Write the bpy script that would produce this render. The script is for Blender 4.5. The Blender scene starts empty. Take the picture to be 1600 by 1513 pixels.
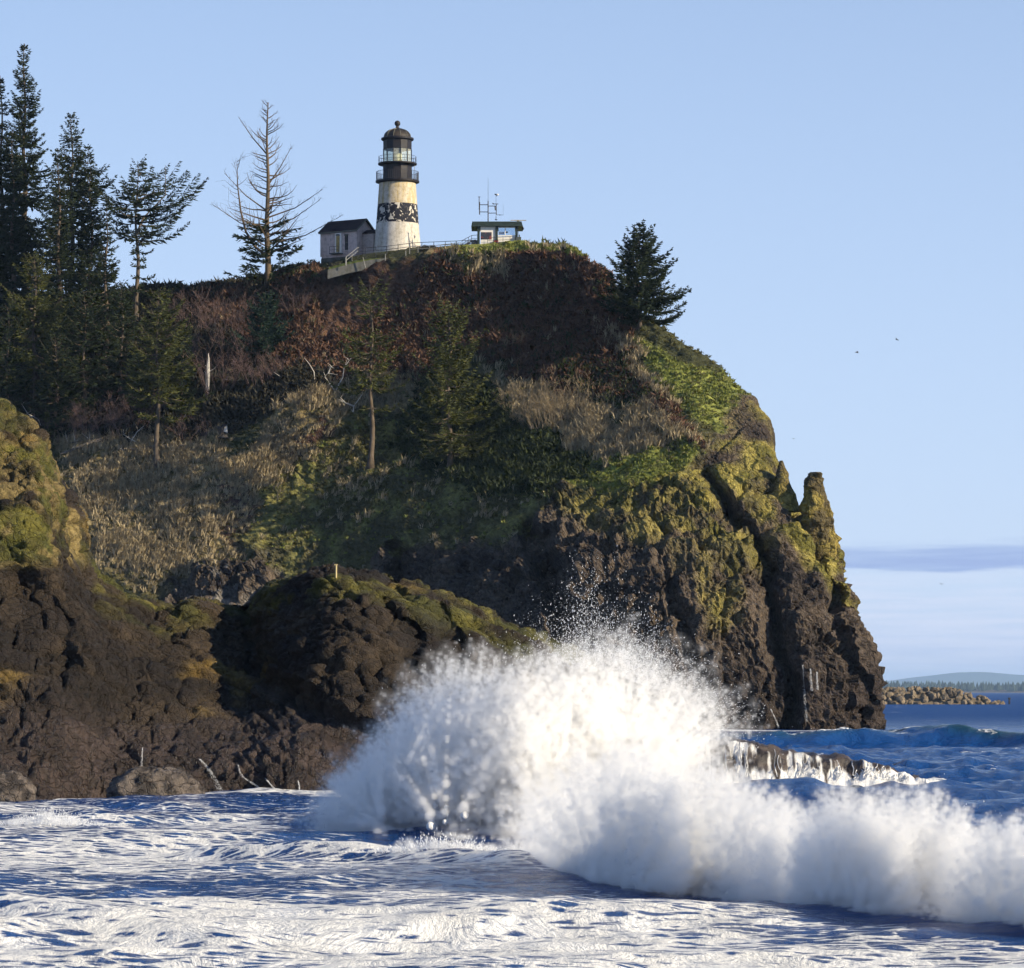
import bpy, math, random
import numpy as np
from mathutils import Vector, Matrix
from mathutils.bvhtree import BVHTree

# ------------------------------------------------------------------ camera, sky, sun
SC = bpy.context.scene
COL = SC.collection
F, HOR, CAMZ = 5625.0, 1080.0, 4.5          # focal length in photo pixels, horizon row, eye height

cd = bpy.data.cameras.new('camera')
cam = bpy.data.objects.new('camera', cd)
COL.objects.link(cam)
cam.location = (0, 0, CAMZ)
cam.rotation_euler = (math.radians(90), 0, 0)
cd.sensor_width = 36.0
cd.lens = F / 1600 * 36.0
cd.shift_y = (HOR - 756.5) / 1600
cd.clip_start = 0.5
cd.clip_end = 60000
SC.camera = cam

SUN_AZ, SUN_EL = 65.0, 22.0                 # degrees right of the line that points back at the viewer
sun_dir = Vector((math.sin(math.radians(SUN_AZ)) * math.cos(math.radians(SUN_EL)),
                  -math.cos(math.radians(SUN_AZ)) * math.cos(math.radians(SUN_EL)),
                  math.sin(math.radians(SUN_EL))))

w = bpy.data.worlds.new('World')
SC.world = w
w.use_nodes = True
nt = w.node_tree
nt.nodes.clear()
N, L = nt.nodes, nt.links
out = N.new('ShaderNodeOutputWorld')
bg = N.new('ShaderNodeBackground')
bg.inputs['Strength'].default_value = 0.085
sky = N.new('ShaderNodeTexSky')
sky.sky_type = 'NISHITA'
sky.sun_disc = False
sky.sun_elevation = math.radians(SUN_EL)
sky.sun_rotation = math.atan2(sun_dir.x, sun_dir.y)
sky.altitude = 0
sky.air_density = 1.0
sky.dust_density = 0.0
sky.ozone_density = 6.0
# thin low cloud banks that lie along the horizon all the way round
geo = N.new('ShaderNodeTexCoord')
sep = N.new('ShaderNodeSeparateXYZ')
L.new(geo.outputs['Generated'], sep.inputs[0])
mp = N.new('ShaderNodeMapping')
mp.inputs['Scale'].default_value = (5, 5, 70)
L.new(geo.outputs['Generated'], mp.inputs[0])
nz = N.new('ShaderNodeTexNoise')
nz.inputs['Scale'].default_value = 3.0
nz.inputs['Detail'].default_value = 6
nz.inputs['Roughness'].default_value = 0.55
L.new(mp.outputs[0], nz.inputs['Vector'])

def mathn(nodes, links, op, a, b=None, clamp=False):
    n = nodes.new('ShaderNodeMath')
    n.operation = op
    n.use_clamp = clamp
    for i, v in enumerate((a, b)):
        if v is None:
            continue
        if isinstance(v, (int, float)):
            n.inputs[i].default_value = v
        else:
            links.new(v, n.inputs[i])
    return n.outputs[0]

def ramp(nodes, links, fac, stops, interp='LINEAR'):
    n = nodes.new('ShaderNodeValToRGB')
    n.color_ramp.interpolation = interp
    el = n.color_ramp.elements
    while len(el) < len(stops):
        el.new(0.5)
    for e, (p, c) in zip(el, stops):
        e.position = p
        e.color = (c, c, c, 1) if isinstance(c, (int, float)) else (*c, 1)
    links.new(fac, n.inputs[0])
    return n.outputs[0]

nzc = mathn(N, L, 'SUBTRACT', nz.outputs['Fac'], 0.5)
elev = mathn(N, L, 'ADD', sep.outputs['Z'], mathn(N, L, 'MULTIPLY', nzc, 0.012))
def skymix(fac, a, b):
    n = N.new('ShaderNodeMix')
    n.data_type = 'RGBA'
    L.new(fac, n.inputs[0])
    L.new(a, n.inputs[6])
    n.inputs[7].default_value = (*b, 1)
    return n.outputs[2]
veil = ramp(N, L, sep.outputs['Z'], [(0.0, 0.8), (0.09, 0.66), (0.2, 0.44), (0.45, 0.12), (0.8, 0.0)])      # thin high veil of cloud
c_ = skymix(veil, sky.outputs[0], (5.0, 5.95, 8.1))
e10 = mathn(N, L, 'MULTIPLY', elev, 10.0)
c_ = skymix(ramp(N, L, e10, [(0.0, 0.7), (0.12, 0.6), (0.2, 0.2), (0.3, 0.0)]), c_, (4.5, 5.1, 6.9))
band = ramp(N, L, e10, [(0.33, 0.0), (0.345, 0.95), (0.395, 0.75), (0.425, 0.0)])
mp2 = N.new('ShaderNodeMapping')
mp2.inputs['Scale'].default_value = (14, 14, 260)
L.new(geo.outputs['Generated'], mp2.inputs[0])
nz2 = N.new('ShaderNodeTexNoise')
nz2.inputs['Scale'].default_value = 2.0
nz2.inputs['Detail'].default_value = 7
L.new(mp2.outputs[0], nz2.inputs['Vector'])
band = mathn(N, L, 'MULTIPLY', band, ramp(N, L, nz2.outputs['Fac'], [(0.3, 0.55), (0.6, 1.0)]))
c_ = skymix(band, c_, (2.3, 3.2, 5.8))
lowc = mathn(N, L, 'MULTIPLY', ramp(N, L, e10, [(0.0, 0.2), (0.08, 0.6), (0.24, 0.65), (0.34, 0.12), (0.44, 0.0)]), ramp(N, L, nz2.outputs['Fac'], [(0.4, 0.0), (0.62, 1.0)]))
c_ = skymix(lowc, c_, (5.9, 6.3, 7.6))
L.new(c_, bg.inputs['Color'])
L.new(bg.outputs[0], out.inputs['Surface'])

sl = bpy.data.lights.new('sun', 'SUN')
sl.energy = 5.0
sl.angle = math.radians(0.53)
sl.color = (1.0, 0.86, 0.62)
so = bpy.data.objects.new('sun', sl)
COL.objects.link(so)
so.rotation_euler = (-sun_dir).to_track_quat('-Z', 'Y').to_euler()
so.location = sun_dir * 300

vs = SC.view_settings
vs.view_transform = 'Standard'
vs.look = 'None'
vs.exposure = 0.64
vs.gamma = 1.0
vs.use_curve_mapping = False
cy = SC.cycles
cy.use_denoising = True
cy.max_bounces = 12
cy.diffuse_bounces = 3
cy.glossy_bounces = 3
cy.transmission_bounces = 4
cy.transparent_max_bounces = 16
cy.volume_bounces = 8
cy.volume_step_rate = 2.5
cy.volume_max_steps = 256
cy.use_adaptive_sampling = True
cy.adaptive_threshold = 0.03
cy.adaptive_min_samples = 16
cy.caustics_reflective = False
cy.caustics_refractive = False

# ------------------------------------------------------------------ helpers
R_ = np.random.RandomState
def at(px, py, Y):
    return np.array([(px - 800) * Y / F, Y, CAMZ + (HOR - py) * Y / F])

def _hu(ix, iy, iz, seed):
    h = (ix.astype(np.uint32) * np.uint32(374761393) + iy.astype(np.uint32) * np.uint32(668265263)
         + iz.astype(np.uint32) * np.uint32(2147483647 ^ 61) + np.uint32((seed * 974711 + 12345) & 0xffffffff))
    h = (h ^ (h >> np.uint32(13))) * np.uint32(1274126177)
    h = h ^ (h >> np.uint32(16))
    h = h * np.uint32(2246822519)
    return h ^ (h >> np.uint32(15))

def _h(ix, iy, iz, seed):
    return _hu(ix, iy, iz, seed) * (1.0 / 4294967295.0)

def vnoise(p, seed=0):
    """value noise in [-1, 1]; p is (n, 3)"""
    i = np.floor(p).astype(np.int64)
    f = p - i
    u = f * f * f * (f * (f * 6 - 15) + 10)
    r = 0
    for dx in (0, 1):
        for dy in (0, 1):
            for dz in (0, 1):
                wgt = ((u[:, 0] if dx else 1 - u[:, 0]) * (u[:, 1] if dy else 1 - u[:, 1])
                       * (u[:, 2] if dz else 1 - u[:, 2]))
                r = r + wgt * _h(i[:, 0] + dx, i[:, 1] + dy, i[:, 2] + dz, seed)
    return r * 2 - 1

def fbm(p, oct=4, seed=0, gain=0.5, ridged=False):
    a, s, r = 1.0, 0.0, 0
    for o in range(oct):
        n = vnoise(p * 2 ** o + 17.3 * o, seed + o)
        if ridged:
            n = 1 - 2 * np.abs(n)
        r = r + a * n
        s += a
        a *= gain
    return r / s

def worley(p, seed=0, jit=0.9):
    i = np.floor(p).astype(np.int64)
    n = len(p)
    f1 = np.full(n, 9.0)
    f2 = np.full(n, 9.0)
    cid = np.zeros(n)
    for dx in (-1, 0, 1):
        for dy in (-1, 0, 1):
            for dz in (-1, 0, 1):
                c = i + np.array([dx, dy, dz])
                hh = _hu(c[:, 0], c[:, 1], c[:, 2], seed)
                fx = [((hh >> np.uint32(k)) & np.uint32(1023)) * (1 / 1023.0) for k in (0, 10, 20)]
                q = c + 0.5 + (np.stack(fx, 1) - 0.5) * jit
                d = np.sqrt(((p - q) ** 2).sum(1))
                m = d < f1
                f2 = np.where(m, f1, np.minimum(f2, d))
                cid = np.where(m, fx[0], cid)
                f1 = np.where(m, d, f1)
    return f1, f2, cid

def sstep(a, b, x):
    t = np.clip((x - a) / (b - a), 0, 1)
    return t * t * (3 - 2 * t)

def cr(ctrl, ts):
    """Catmull-Rom through ctrl (n, ...) at parameters ts in [0, n-1]"""
    n = len(ctrl)
    i = np.clip(np.floor(ts).astype(int), 0, n - 2)
    f = (ts - i).reshape((-1,) + (1,) * (ctrl.ndim - 1))
    g = lambda k: ctrl[np.clip(k, 0, n - 1)]
    p0, p1, p2, p3 = g(i - 1), g(i), g(i + 1), g(i + 2)
    return 0.5 * (2 * p1 + (p2 - p0) * f + (2 * p0 - 5 * p1 + 4 * p2 - p3) * f ** 2 + (3 * p1 - p0 - 3 * p2 + p3) * f ** 3)

def grid_normals(P):
    du = np.gradient(P, axis=1)
    dv = np.gradient(P, axis=0)
    n = np.cross(du, dv)
    return n / (np.linalg.norm(n, axis=2, keepdims=True) + 1e-9)

def in_poly(px, py, poly):
    """signed distance in pixels, positive inside"""
    poly = np.array(poly, float)
    ins = np.zeros(px.shape, bool)
    d2 = np.full(px.shape, 1e18)
    for k in range(len(poly)):
        x0, y0 = poly[k]
        x1, y1 = poly[(k + 1) % len(poly)]
        cond = ((y0 > py) != (y1 > py))
        with np.errstate(divide='ignore', invalid='ignore'):
            xi = x0 + (py - y0) * (x1 - x0) / (y1 - y0 if y1 != y0 else 1e-9)
        ins ^= cond & (px < xi)
        ex, ey = x1 - x0, y1 - y0
        t = np.clip(((px - x0) * ex + (py - y0) * ey) / (ex * ex + ey * ey + 1e-9), 0, 1)
        d2 = np.minimum(d2, (px - x0 - t * ex) ** 2 + (py - y0 - t * ey) ** 2)
    d = np.sqrt(d2)
    return np.where(ins, d, -d)

def dist_line(px, py, pts):
    """distance in pixels to a polyline, and the parameter along it 0..1"""
    best = np.full(px.shape, 1e9)
    par = np.zeros(px.shape)
    n = len(pts) - 1
    for k in range(n):
        (x0, y0), (x1, y1) = pts[k], pts[k + 1]
        ex, ey = x1 - x0, y1 - y0
        t = np.clip(((px - x0) * ex + (py - y0) * ey) / (ex * ex + ey * ey), 0, 1)
        d = np.hypot(px - x0 - t * ex, py - y0 - t * ey)
        m = d < best
        best = np.where(m, d, best)
        par = np.where(m, (k + t) / n, par)
    return best, par

def mesh_np(name, V, Fq, mat=None, parent=None, smooth=False, attrs=None, mats=None, fmat=None):
    """one mesh object from numpy vertices (n,3) and faces (m,3) or (m,4)"""
    V = np.ascontiguousarray(V, dtype=np.float32)
    Fq = np.ascontiguousarray(Fq, dtype=np.int32)
    me = bpy.data.meshes.new(name)
    k = Fq.shape[1]
    me.vertices.add(len(V))
    me.vertices.foreach_set('co', V.ravel())
    me.loops.add(Fq.size)
    me.loops.foreach_set('vertex_index', Fq.ravel())
    me.polygons.add(len(Fq))
    me.polygons.foreach_set('loop_start', np.arange(0, Fq.size, k, dtype=np.int32))
    me.polygons.foreach_set('loop_total', np.full(len(Fq), k, dtype=np.int32))
    me.polygons.foreach_set('use_smooth', np.full(len(Fq), smooth, dtype=bool))
    if fmat is not None:
        me.polygons.foreach_set('material_index', np.ascontiguousarray(fmat, dtype=np.int32))
    for an, av in (attrs or {}).items():
        av = np.asarray(av, dtype=np.float32)
        if av.ndim == 1:
            a = me.attributes.new(an, 'FLOAT', 'POINT')
            a.data.foreach_set('value', av)
        else:
            a = me.attributes.new(an, 'FLOAT_COLOR', 'POINT')
            c = np.ones((len(V), 4), np.float32)
            c[:, :3] = av
            a.data.foreach_set('color', c.ravel())
    me.update(calc_edges=True)
    me.validate()
    for m in (mats or ([mat] if mat else [])):
        me.materials.append(m)
    o = bpy.data.objects.new(name, me)
    COL.objects.link(o)
    if parent is not None:
        o.parent = parent
    return o

def grid_faces(r, c):
    a = np.arange(r * c).reshape(r, c)
    return np.stack([a[:-1, :-1], a[:-1, 1:], a[1:, 1:], a[1:, :-1]], -1).reshape(-1, 4)

class MB:
    """collects polygons for one mesh"""
    def __init__(s):
        s.v, s.f = [], []
    def add(s, v, f):
        b = len(s.v)
        s.v += [tuple(q) for q in v]
        s.f += [tuple(b + i for i in q) for q in f]
        return s
    def box(s, c, d, rz=0.0):
        cx, cy_, cz = c
        hx, hy, hz = d[0] / 2, d[1] / 2, d[2] / 2
        cs, sn = math.cos(rz), math.sin(rz)
        v = []
        for z in (-hz, hz):
            for x, y in ((-hx, -hy), (hx, -hy), (hx, hy), (-hx, hy)):
                v.append((cx + x * cs - y * sn, cy_ + x * sn + y * cs, cz + z))
        return s.add(v, [(3, 2, 1, 0), (4, 5, 6, 7), (0, 1, 5, 4), (1, 2, 6, 5), (2, 3, 7, 6), (3, 0, 4, 7)])
    def tube(s, pts, rad, n=6, caps=True):
        pts = [Vector(p) for p in pts]
        if isinstance(rad, (int, float)):
            rad = [rad] * len(pts)
        v, f = [], []
        ref = None
        for i, p in enumerate(pts):
            t = (pts[min(i + 1, len(pts) - 1)] - pts[max(i - 1, 0)]).normalized()
            if ref is None:
                ref = Vector((0, 0, 1)) if abs(t.z) < 0.9 else Vector((1, 0, 0))
            a = t.cross(ref).normalized()
            b = t.cross(a).normalized()
            ref = -t.cross(a).cross(t) if False else ref
            for k in range(n):
                an = 2 * math.pi * k / n
                v.append(p + a * math.cos(an) * rad[i] + b * math.sin(an) * rad[i])
        for i in range(len(pts) - 1):
            for k in range(n):
                f.append((i * n + k, i * n + (k + 1) % n, (i + 1) * n + (k + 1) % n, (i + 1) * n + k))
        if caps:
            f.append(tuple(range(n))[::-1])
            f.append(tuple((len(pts) - 1) * n + k for k in range(n)))
        return s.add(v, f)
    def lathe(s, prof, n=32, c=(0, 0, 0), a0=0.0, close=False):
        v, f = [], []
        for (r, z) in prof:
            for k in range(n):
                an = a0 + 2 * math.pi * k / n
                v.append((c[0] + r * math.cos(an), c[1] + r * math.sin(an), c[2] + z))
        for i in range(len(prof) - 1):
            for k in range(n):
                f.append((i * n + k, i * n + (k + 1) % n, (i + 1) * n + (k + 1) % n, (i + 1) * n + k))
        if close:
            f.append(tuple(range(n))[::-1])
            f.append(tuple((len(prof) - 1) * n + k for k in range(n)))
        return s.add(v, f)
    def build(s, name, mat, parent=None, smooth=False):
        me = bpy.data.meshes.new(name)
        me.from_pydata(s.v, [], s.f)
        me.update()
        if smooth:
            me.polygons.foreach_set('use_smooth', [True] * len(me.polygons))
        me.materials.append(mat)
        o = bpy.data.objects.new(name, me)
        COL.objects.link(o)
        if parent is not None:
            o.parent = parent
        return o

def tag(o, label=None, cat=None, group=None, kind=None):
    for k, v in (('label', label), ('category', cat), ('group', group), ('kind', kind)):
        if v:
            o[k] = v
    return o

def thing(name, label, cat, loc=(0, 0, 0), rz=0.0, group=None):
    o = bpy.data.objects.new(name, None)
    COL.objects.link(o)
    o.location = loc
    o.rotation_euler = (0, 0, rz)
    o.empty_display_size = 0.2
    return tag(o, label, cat, group)

# ------------------------------------------------------------------ materials
class Mat:
    """small wrapper around a principled material"""
    def __init__(s, name, rough=0.8, spec=0.3):
        s.m = bpy.data.materials.new(name)
        s.m.use_nodes = True
        s.N, s.L = s.m.node_tree.nodes, s.m.node_tree.links
        s.b = s.N['Principled BSDF']
        s.out = s.N['Material Output']
        s.b.inputs['Roughness'].default_value = rough
        s.b.inputs['Specular IOR Level'].default_value = spec
    def coord(s, kind='Object', scale=(1, 1, 1)):
        t = s.N.new('ShaderNodeTexCoord')
        m = s.N.new('ShaderNodeMapping')
        m.inputs['Scale'].default_value = scale
        s.L.new(t.outputs[kind], m.inputs[0])
        return m.outputs[0]
    def wpos(s, scale=(1, 1, 1)):
        t = s.N.new('ShaderNodeNewGeometry')
        m = s.N.new('ShaderNodeMapping')
        m.inputs['Scale'].default_value = scale
        s.L.new(t.outputs['Position'], m.inputs[0])
        return m.outputs[0]
    def noise(s, vec, scale, detail=5, rough=0.6, dist=0.0):
        n = s.N.new('ShaderNodeTexNoise')
        n.inputs['Scale'].default_value = scale
        n.inputs['Detail'].default_value = detail
        n.inputs['Roughness'].default_value = rough
        n.inputs['Distortion'].default_value = dist
        s.L.new(vec, n.inputs['Vector'])
        return n.outputs['Fac']
    def voro(s, vec, scale, feature='F1', out='Distance'):
        n = s.N.new('ShaderNodeTexVoronoi')
        n.feature = feature
        n.inputs['Scale'].default_value = scale
        s.L.new(vec, n.inputs['Vector'])
        return n.outputs[out]
    def attr(s, name, out='Color'):
        n = s.N.new('ShaderNodeAttribute')
        n.attribute_name = name
        return n.outputs[out]
    def math(s, op, a, b=None, clamp=False):
        return mathn(s.N, s.L, op, a, b, clamp)
    def ramp(s, fac, stops, interp='LINEAR'):
        return ramp(s.N, s.L, fac, stops, interp)
    def mix(s, fac, a, b, mode='MIX'):
        n = s.N.new('ShaderNodeMix')
        n.data_type = 'RGBA'
        n.blend_type = mode
        for i, v in ((0, fac), (6, a), (7, b)):
            if isinstance(v, (int, float)):
                n.inputs[i].default_value = v
            elif isinstance(v, tuple):
                n.inputs[i].default_value = (*v, 1) if len(v) == 3 else v
            else:
                s.L.new(v, n.inputs[i])
        return n.outputs[2]
    def base(s, c):
        if isinstance(c, tuple):
            s.b.inputs['Base Color'].default_value = (*c, 1)
        else:
            s.L.new(c, s.b.inputs['Base Color'])
        return s
    def rough(s, v):
        s.L.new(v, s.b.inputs['Roughness'])
    def bump(s, h, strength=0.5, dist=0.1):
        n = s.N.new('ShaderNodeBump')
        n.inputs['Strength'].default_value = strength
        n.inputs['Distance'].default_value = dist
        s.L.new(h, n.inputs['Height'])
        s.L.new(n.outputs[0], s.b.inputs['Normal'])
        return s

def plain(name, c, rough=0.7, var=0.25, scale=3.0, spec=0.3, metal=0.0):
    m = Mat(name, rough, spec)
    n = m.noise(m.wpos(), scale, 4)
    f = m.ramp(n, [(0.3, 1 - var), (0.7, 1 + var)])
    m.base(m.mix(1.0, c, f, 'MULTIPLY'))
    m.b.inputs['Metallic'].default_value = metal
    return m.m

# ------------------------------------------------------------------ headland
def resample(ctrl, step, minn=2):
    """ctrl (R, C, 3) -> dense grid, about `step` photo pixels between neighbours where it faces the viewer"""
    px = ctrl[..., 0] / ctrl[..., 1] * F
    py = ctrl[..., 2] / ctrl[..., 1] * F
    def params(ax):
        d = np.hypot(np.diff(px, axis=ax), np.diff(py, axis=ax))
        d = d.max(axis=1 - ax)
        ts = []
        for k, q in enumerate(d):
            n = max(minn, int(q / step))
            ts += list(k + np.arange(n) / n)
        ts.append(len(d))
        return np.array(ts, float)
    tr, tc = params(0), params(1)
    D = cr(ctrl, tr)
    D = cr(np.swapaxes(D, 0, 1), tc)
    return np.swapaxes(D, 0, 1)

HEAD = [  # rows from the foot to behind the crest: (photo x), (photo y or height as 'z'), depth in metres
    # px                                                      py                                               Y
    ([-350, 0, 180, 350, 500, 650, 800, 930, 1060, 1190, 1288, 1376], 'z-3',
     [470, 470, 466, 460, 450, 440, 428, 420, 415, 417, 419, 427]),
    ([-350, 0, 180, 350, 500, 650, 800, 925, 1050, 1165, 1266, 1341], [1000] * 11 + [1015],
     [474, 472, 468, 464, 456, 444, 432, 424, 419, 422, 423, 431]),
    ([-350, 0, 180, 350, 500, 650, 800, 920, 1040, 1140, 1235, 1308], [880] * 11 + [900],
     [480, 480, 474, 470, 464, 452, 438, 430, 426, 427, 430, 437]),
    ([-350, 0, 180, 340, 490, 640, 790, 905, 1010, 1095, 1165, 1228], [800, 790, 780, 780, 775, 770, 775, 775, 770, 762, 752, 765],
     [490, 488, 484, 478, 476, 464, 450, 444, 440, 439, 440, 445]),
    ([-350, 0, 175, 335, 485, 640, 780, 890, 985, 1060, 1125, 1190], [720, 715, 705, 700, 700, 700, 700, 695, 680, 665, 648, 645],
     [498, 497, 492, 485, 482, 476, 464, 457, 452, 449, 450, 455]),
    ([-350, 0, 170, 330, 470, 620, 770, 870, 950, 1010, 1060, 1118], [640, 630, 630, 625, 620, 630, 625, 615, 605, 592, 580, 578],
     [508, 506, 502, 494, 487, 483, 475, 469, 465, 462, 461, 466]),
    ([-350, 0, 170, 330, 470, 610, 740, 840, 900, 950, 980, 1014], [560, 560, 560, 550, 540, 545, 550, 545, 535, 520, 507, 496],
     [518, 516, 512, 506, 498, 494, 486, 480, 477, 474, 472, 475]),
    ([-350, 0, 170, 330, 470, 600, 720, 800, 850, 885, 912, 946], [500, 500, 500, 490, 475, 470, 475, 472, 462, 450, 438, 430],
     [528, 526, 522, 516, 508, 500, 494, 490, 487, 484, 482, 483]),
    ([-350, 0, 170, 340, 470, 590, 700, 770, 810, 840, 865, 893], [455, 458, 458, 452, 432, 412, 392, 388, 388, 389, 390, 393],
     [538, 536, 532, 526, 512, 504, 500, 498, 496, 494, 492, 491]),
    ([-350, 0, 170, 340, 470, 590, 700, 770, 810, 840, 862, 880], [63, 63, 63, 63.5, 65.6, 66.9, 66.9, 66.8, 66.7, 66.4, 65.9, 65.2],
     [560, 558, 554, 548, 526, 516, 514, 512, 510, 508, 506, 505]),
    ([-350, 0, 170, 340, 470, 590, 700, 770, 800, 825, 845, 860], [57, 57, 57, 58, 62, 65, 65.5, 65, 64.6, 64, 63, 61],
     [600, 600, 600, 596, 580, 570, 560, 556, 552, 550, 548, 545]),
    ([-350, 0, 170, 340, 470, 590, 690, 750, 790, 815, 830, 845], 'z20',
     [680, 680, 680, 676, 660, 650, 640, 630, 620, 610, 605, 600]),
]
def control(rows):
    G = []
    for px, py, Y in rows:
        r = []
        for k in range(len(px)):
            if isinstance(py, str):
                r.append([(px[k] - 800) * Y[k] / F, Y[k], float(py[1:])])
            elif max(py) < 70:
                r.append([(px[k] - 800) * Y[k] / F, Y[k], py[k]])
            else:
                r.append(at(px[k], py[k], Y[k]))
        G.append(r)
    return np.array(G)
G = control(HEAD)
# two more columns that carry the nose round to the far side
b1 = G[:, -1] + np.array([-7.0, 30.0, 0.0]) + np.stack([np.zeros(len(G)), np.zeros(len(G)), np.linspace(0, -4, len(G))], 1)
b2 = G[:, -1] + np.array([-34.0, 85.0, 0.0]) + np.stack([np.zeros(len(G)), np.zeros(len(G)), np.linspace(0, -18, len(G))], 1)
G = np.concatenate([G, b1[:, None], b2[:, None]], 1)
P = resample(G, 3.1)
# thin out the columns left of the picture and the back
def screen(P):
    return 800 + P[..., 0] / P[..., 1] * F, HOR - (P[..., 2] - CAMZ) / P[..., 1] * F
sx, sy = screen(P)
keep = np.ones(P.shape[1], bool)
cidx = np.arange(P.shape[1])
keep[(sx.mean(0) < -30) & (cidx % 5 != 0)] = False
P = P[:, keep]
keep = np.ones(P.shape[0], bool)
ridx = np.arange(P.shape[0])
keep[(P[:, P.shape[1] // 2, 1] > 575) & (ridx % 4 != 0)] = False
P = P[keep]
HR, HC = P.shape[:2]
p = P.reshape(-1, 3)
sx, sy = screen(p)
n1 = fbm(p * 0.06, 4, 3)
n2 = fbm(p * 0.25, 4, 9)
n3 = fbm(p * 0.7, 3, 10)
wx, wy = sx + n1 * 36 + n2 * 26 + n3 * 12, sy + fbm(p * 0.06, 4, 21) * 28 + fbm(p * 0.25, 4, 22) * 22 + n3 * 10

def zone(poly, soft=10):
    return sstep(-soft, soft, in_poly(wx, wy, poly))
Z = {}
Z['rock'] = zone([(560, 905), (640, 845), (830, 850), (850, 770), (1000, 770), (1060, 745), (1110, 690), (1190, 600), (1500, 700),
                  (1600, 1300), (-400, 1300), (-400, 985), (250, 960), (300, 900), (390, 850), (440, 900)], 12)
Z['heather'] = zone([(300, 470), (480, 440), (560, 420), (720, 396), (880, 392), (960, 440), (1010, 540), (1050, 640), (1085, 705), (1000, 690),
                     (930, 640), (820, 590), (740, 560), (700, 540), (640, 600), (520, 590), (380, 560)])
Z['brush'] = zone([(-400, 430), (480, 430), (520, 600), (440, 640), (330, 690), (200, 700), (-400, 720)])
Z['salal'] = np.maximum(zone([(640, 600), (760, 600), (860, 690), (920, 740), (860, 790), (700, 760), (620, 700)]),
                        zone([(850, 560), (980, 560), (1040, 640), (960, 640)]))
Z['tan'] = np.maximum.reduce([zone([(380, 720), (420, 650), (560, 590), (650, 600), (640, 640), (540, 640), (460, 700), (380, 830), (330, 860), (300, 780)]),
                              zone([(730, 565), (800, 600), (920, 620), (1010, 640), (1090, 700), (1040, 700), (930, 720), (860, 690), (800, 640)]),
                              zone([(80, 700), (330, 690), (380, 760), (360, 850), (270, 940), (140, 900)], 16),
                              zone([(950, 510), (1000, 520), (1080, 640), (1040, 640)]),
                              zone([(690, 395), (780, 392), (800, 430), (720, 440)], 6)])
Z['moss'] = zone([(400, 720), (540, 650), (640, 660), (720, 750), (850, 780), (830, 860), (640, 860), (540, 900), (420, 900), (380, 850)])
Z['green'] = np.maximum.reduce([zone([(1000, 520), (1080, 565), (1190, 632), (1165, 680), (1100, 665), (1040, 625)], 8),
                                zone([(880, 750), (960, 710), (1060, 700), (1110, 730), (1040, 790), (920, 780)]),
                                sstep(402, 398, sy) * sstep(690, 720, sx)])
Z['lichen'] = np.maximum.reduce([zone([(1000, 770), (1080, 720), (1150, 660), (1215, 640), (1330, 880), (1340, 960), (1270, 930), (1220, 850), (1140, 760), (1160, 830), (1100, 850)], 12),
                                 0.75 * zone([(840, 760), (1040, 760), (1180, 840), (1180, 900), (1060, 870), (900, 830)], 25),
                                 0.8 * zone([(1070, 890), (1140, 880), (1150, 980), (1100, 980)], 18)])
Z['soil'] = np.maximum(zone([(370, 730), (500, 645), (520, 665), (420, 740), (385, 770)], 6), zone([(330, 760), (390, 740), (400, 800), (360, 860)], 12))
flat = lambda c: np.array(c)[None, :]
C = np.tile(flat((0.055, 0.058, 0.028)), (len(p), 1))
def lay(m, c1, c2, ns, seed):
    global C
    t = sstep(-0.35, 0.35, fbm(p * ns, 4, seed))[:, None]
    c = flat(c1) * (1 - t) + flat(c2) * t
    C = C * (1 - m[:, None]) + c * m[:, None]
lay(Z['brush'], (0.028, 0.034, 0.02), (0.05, 0.045, 0.03), 0.3, 31)
lay(Z['moss'], (0.075, 0.068, 0.034), (0.19, 0.18, 0.062), 0.35, 32)
lay(Z['heather'], (0.05, 0.029, 0.021), (0.13, 0.072, 0.045), 0.4, 33)
lay(Z['salal'], (0.03, 0.045, 0.015), (0.055, 0.07, 0.025), 0.4, 34)
lay(Z['tan'] * 0.85, (0.14, 0.11, 0.055), (0.32, 0.25, 0.125), 0.5, 35)
lay(Z['soil'], (0.06, 0.035, 0.028), (0.1, 0.06, 0.045), 0.5, 36)
lay(Z['green'], (0.14, 0.165, 0.035), (0.26, 0.275, 0.07), 0.4, 37)
lay(Z['rock'], (0.05, 0.04, 0.035), (0.11, 0.085, 0.065), 0.22, 38)
lich = Z['lichen'] * sstep(-0.45, 0.25, fbm(p * 0.3, 5, 41))
lay(lich, (0.13, 0.12, 0.03), (0.31, 0.26, 0.07), 0.45, 39)
low = sstep(11, 3, p[:, 2] + n1 * 4)
lay(low * 0.8 * Z['rock'], (0.035, 0.028, 0.026), (0.06, 0.046, 0.04), 0.3, 40)
grey = zone([(330, 880), (390, 850), (440, 900), (430, 990), (250, 1000), (250, 950)], 14) * sstep(0.0, 0.5, fbm(p * 0.8, 3, 44))
lay(grey * 0.8, (0.16, 0.15, 0.14), (0.3, 0.28, 0.26), 0.6, 45)

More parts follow.
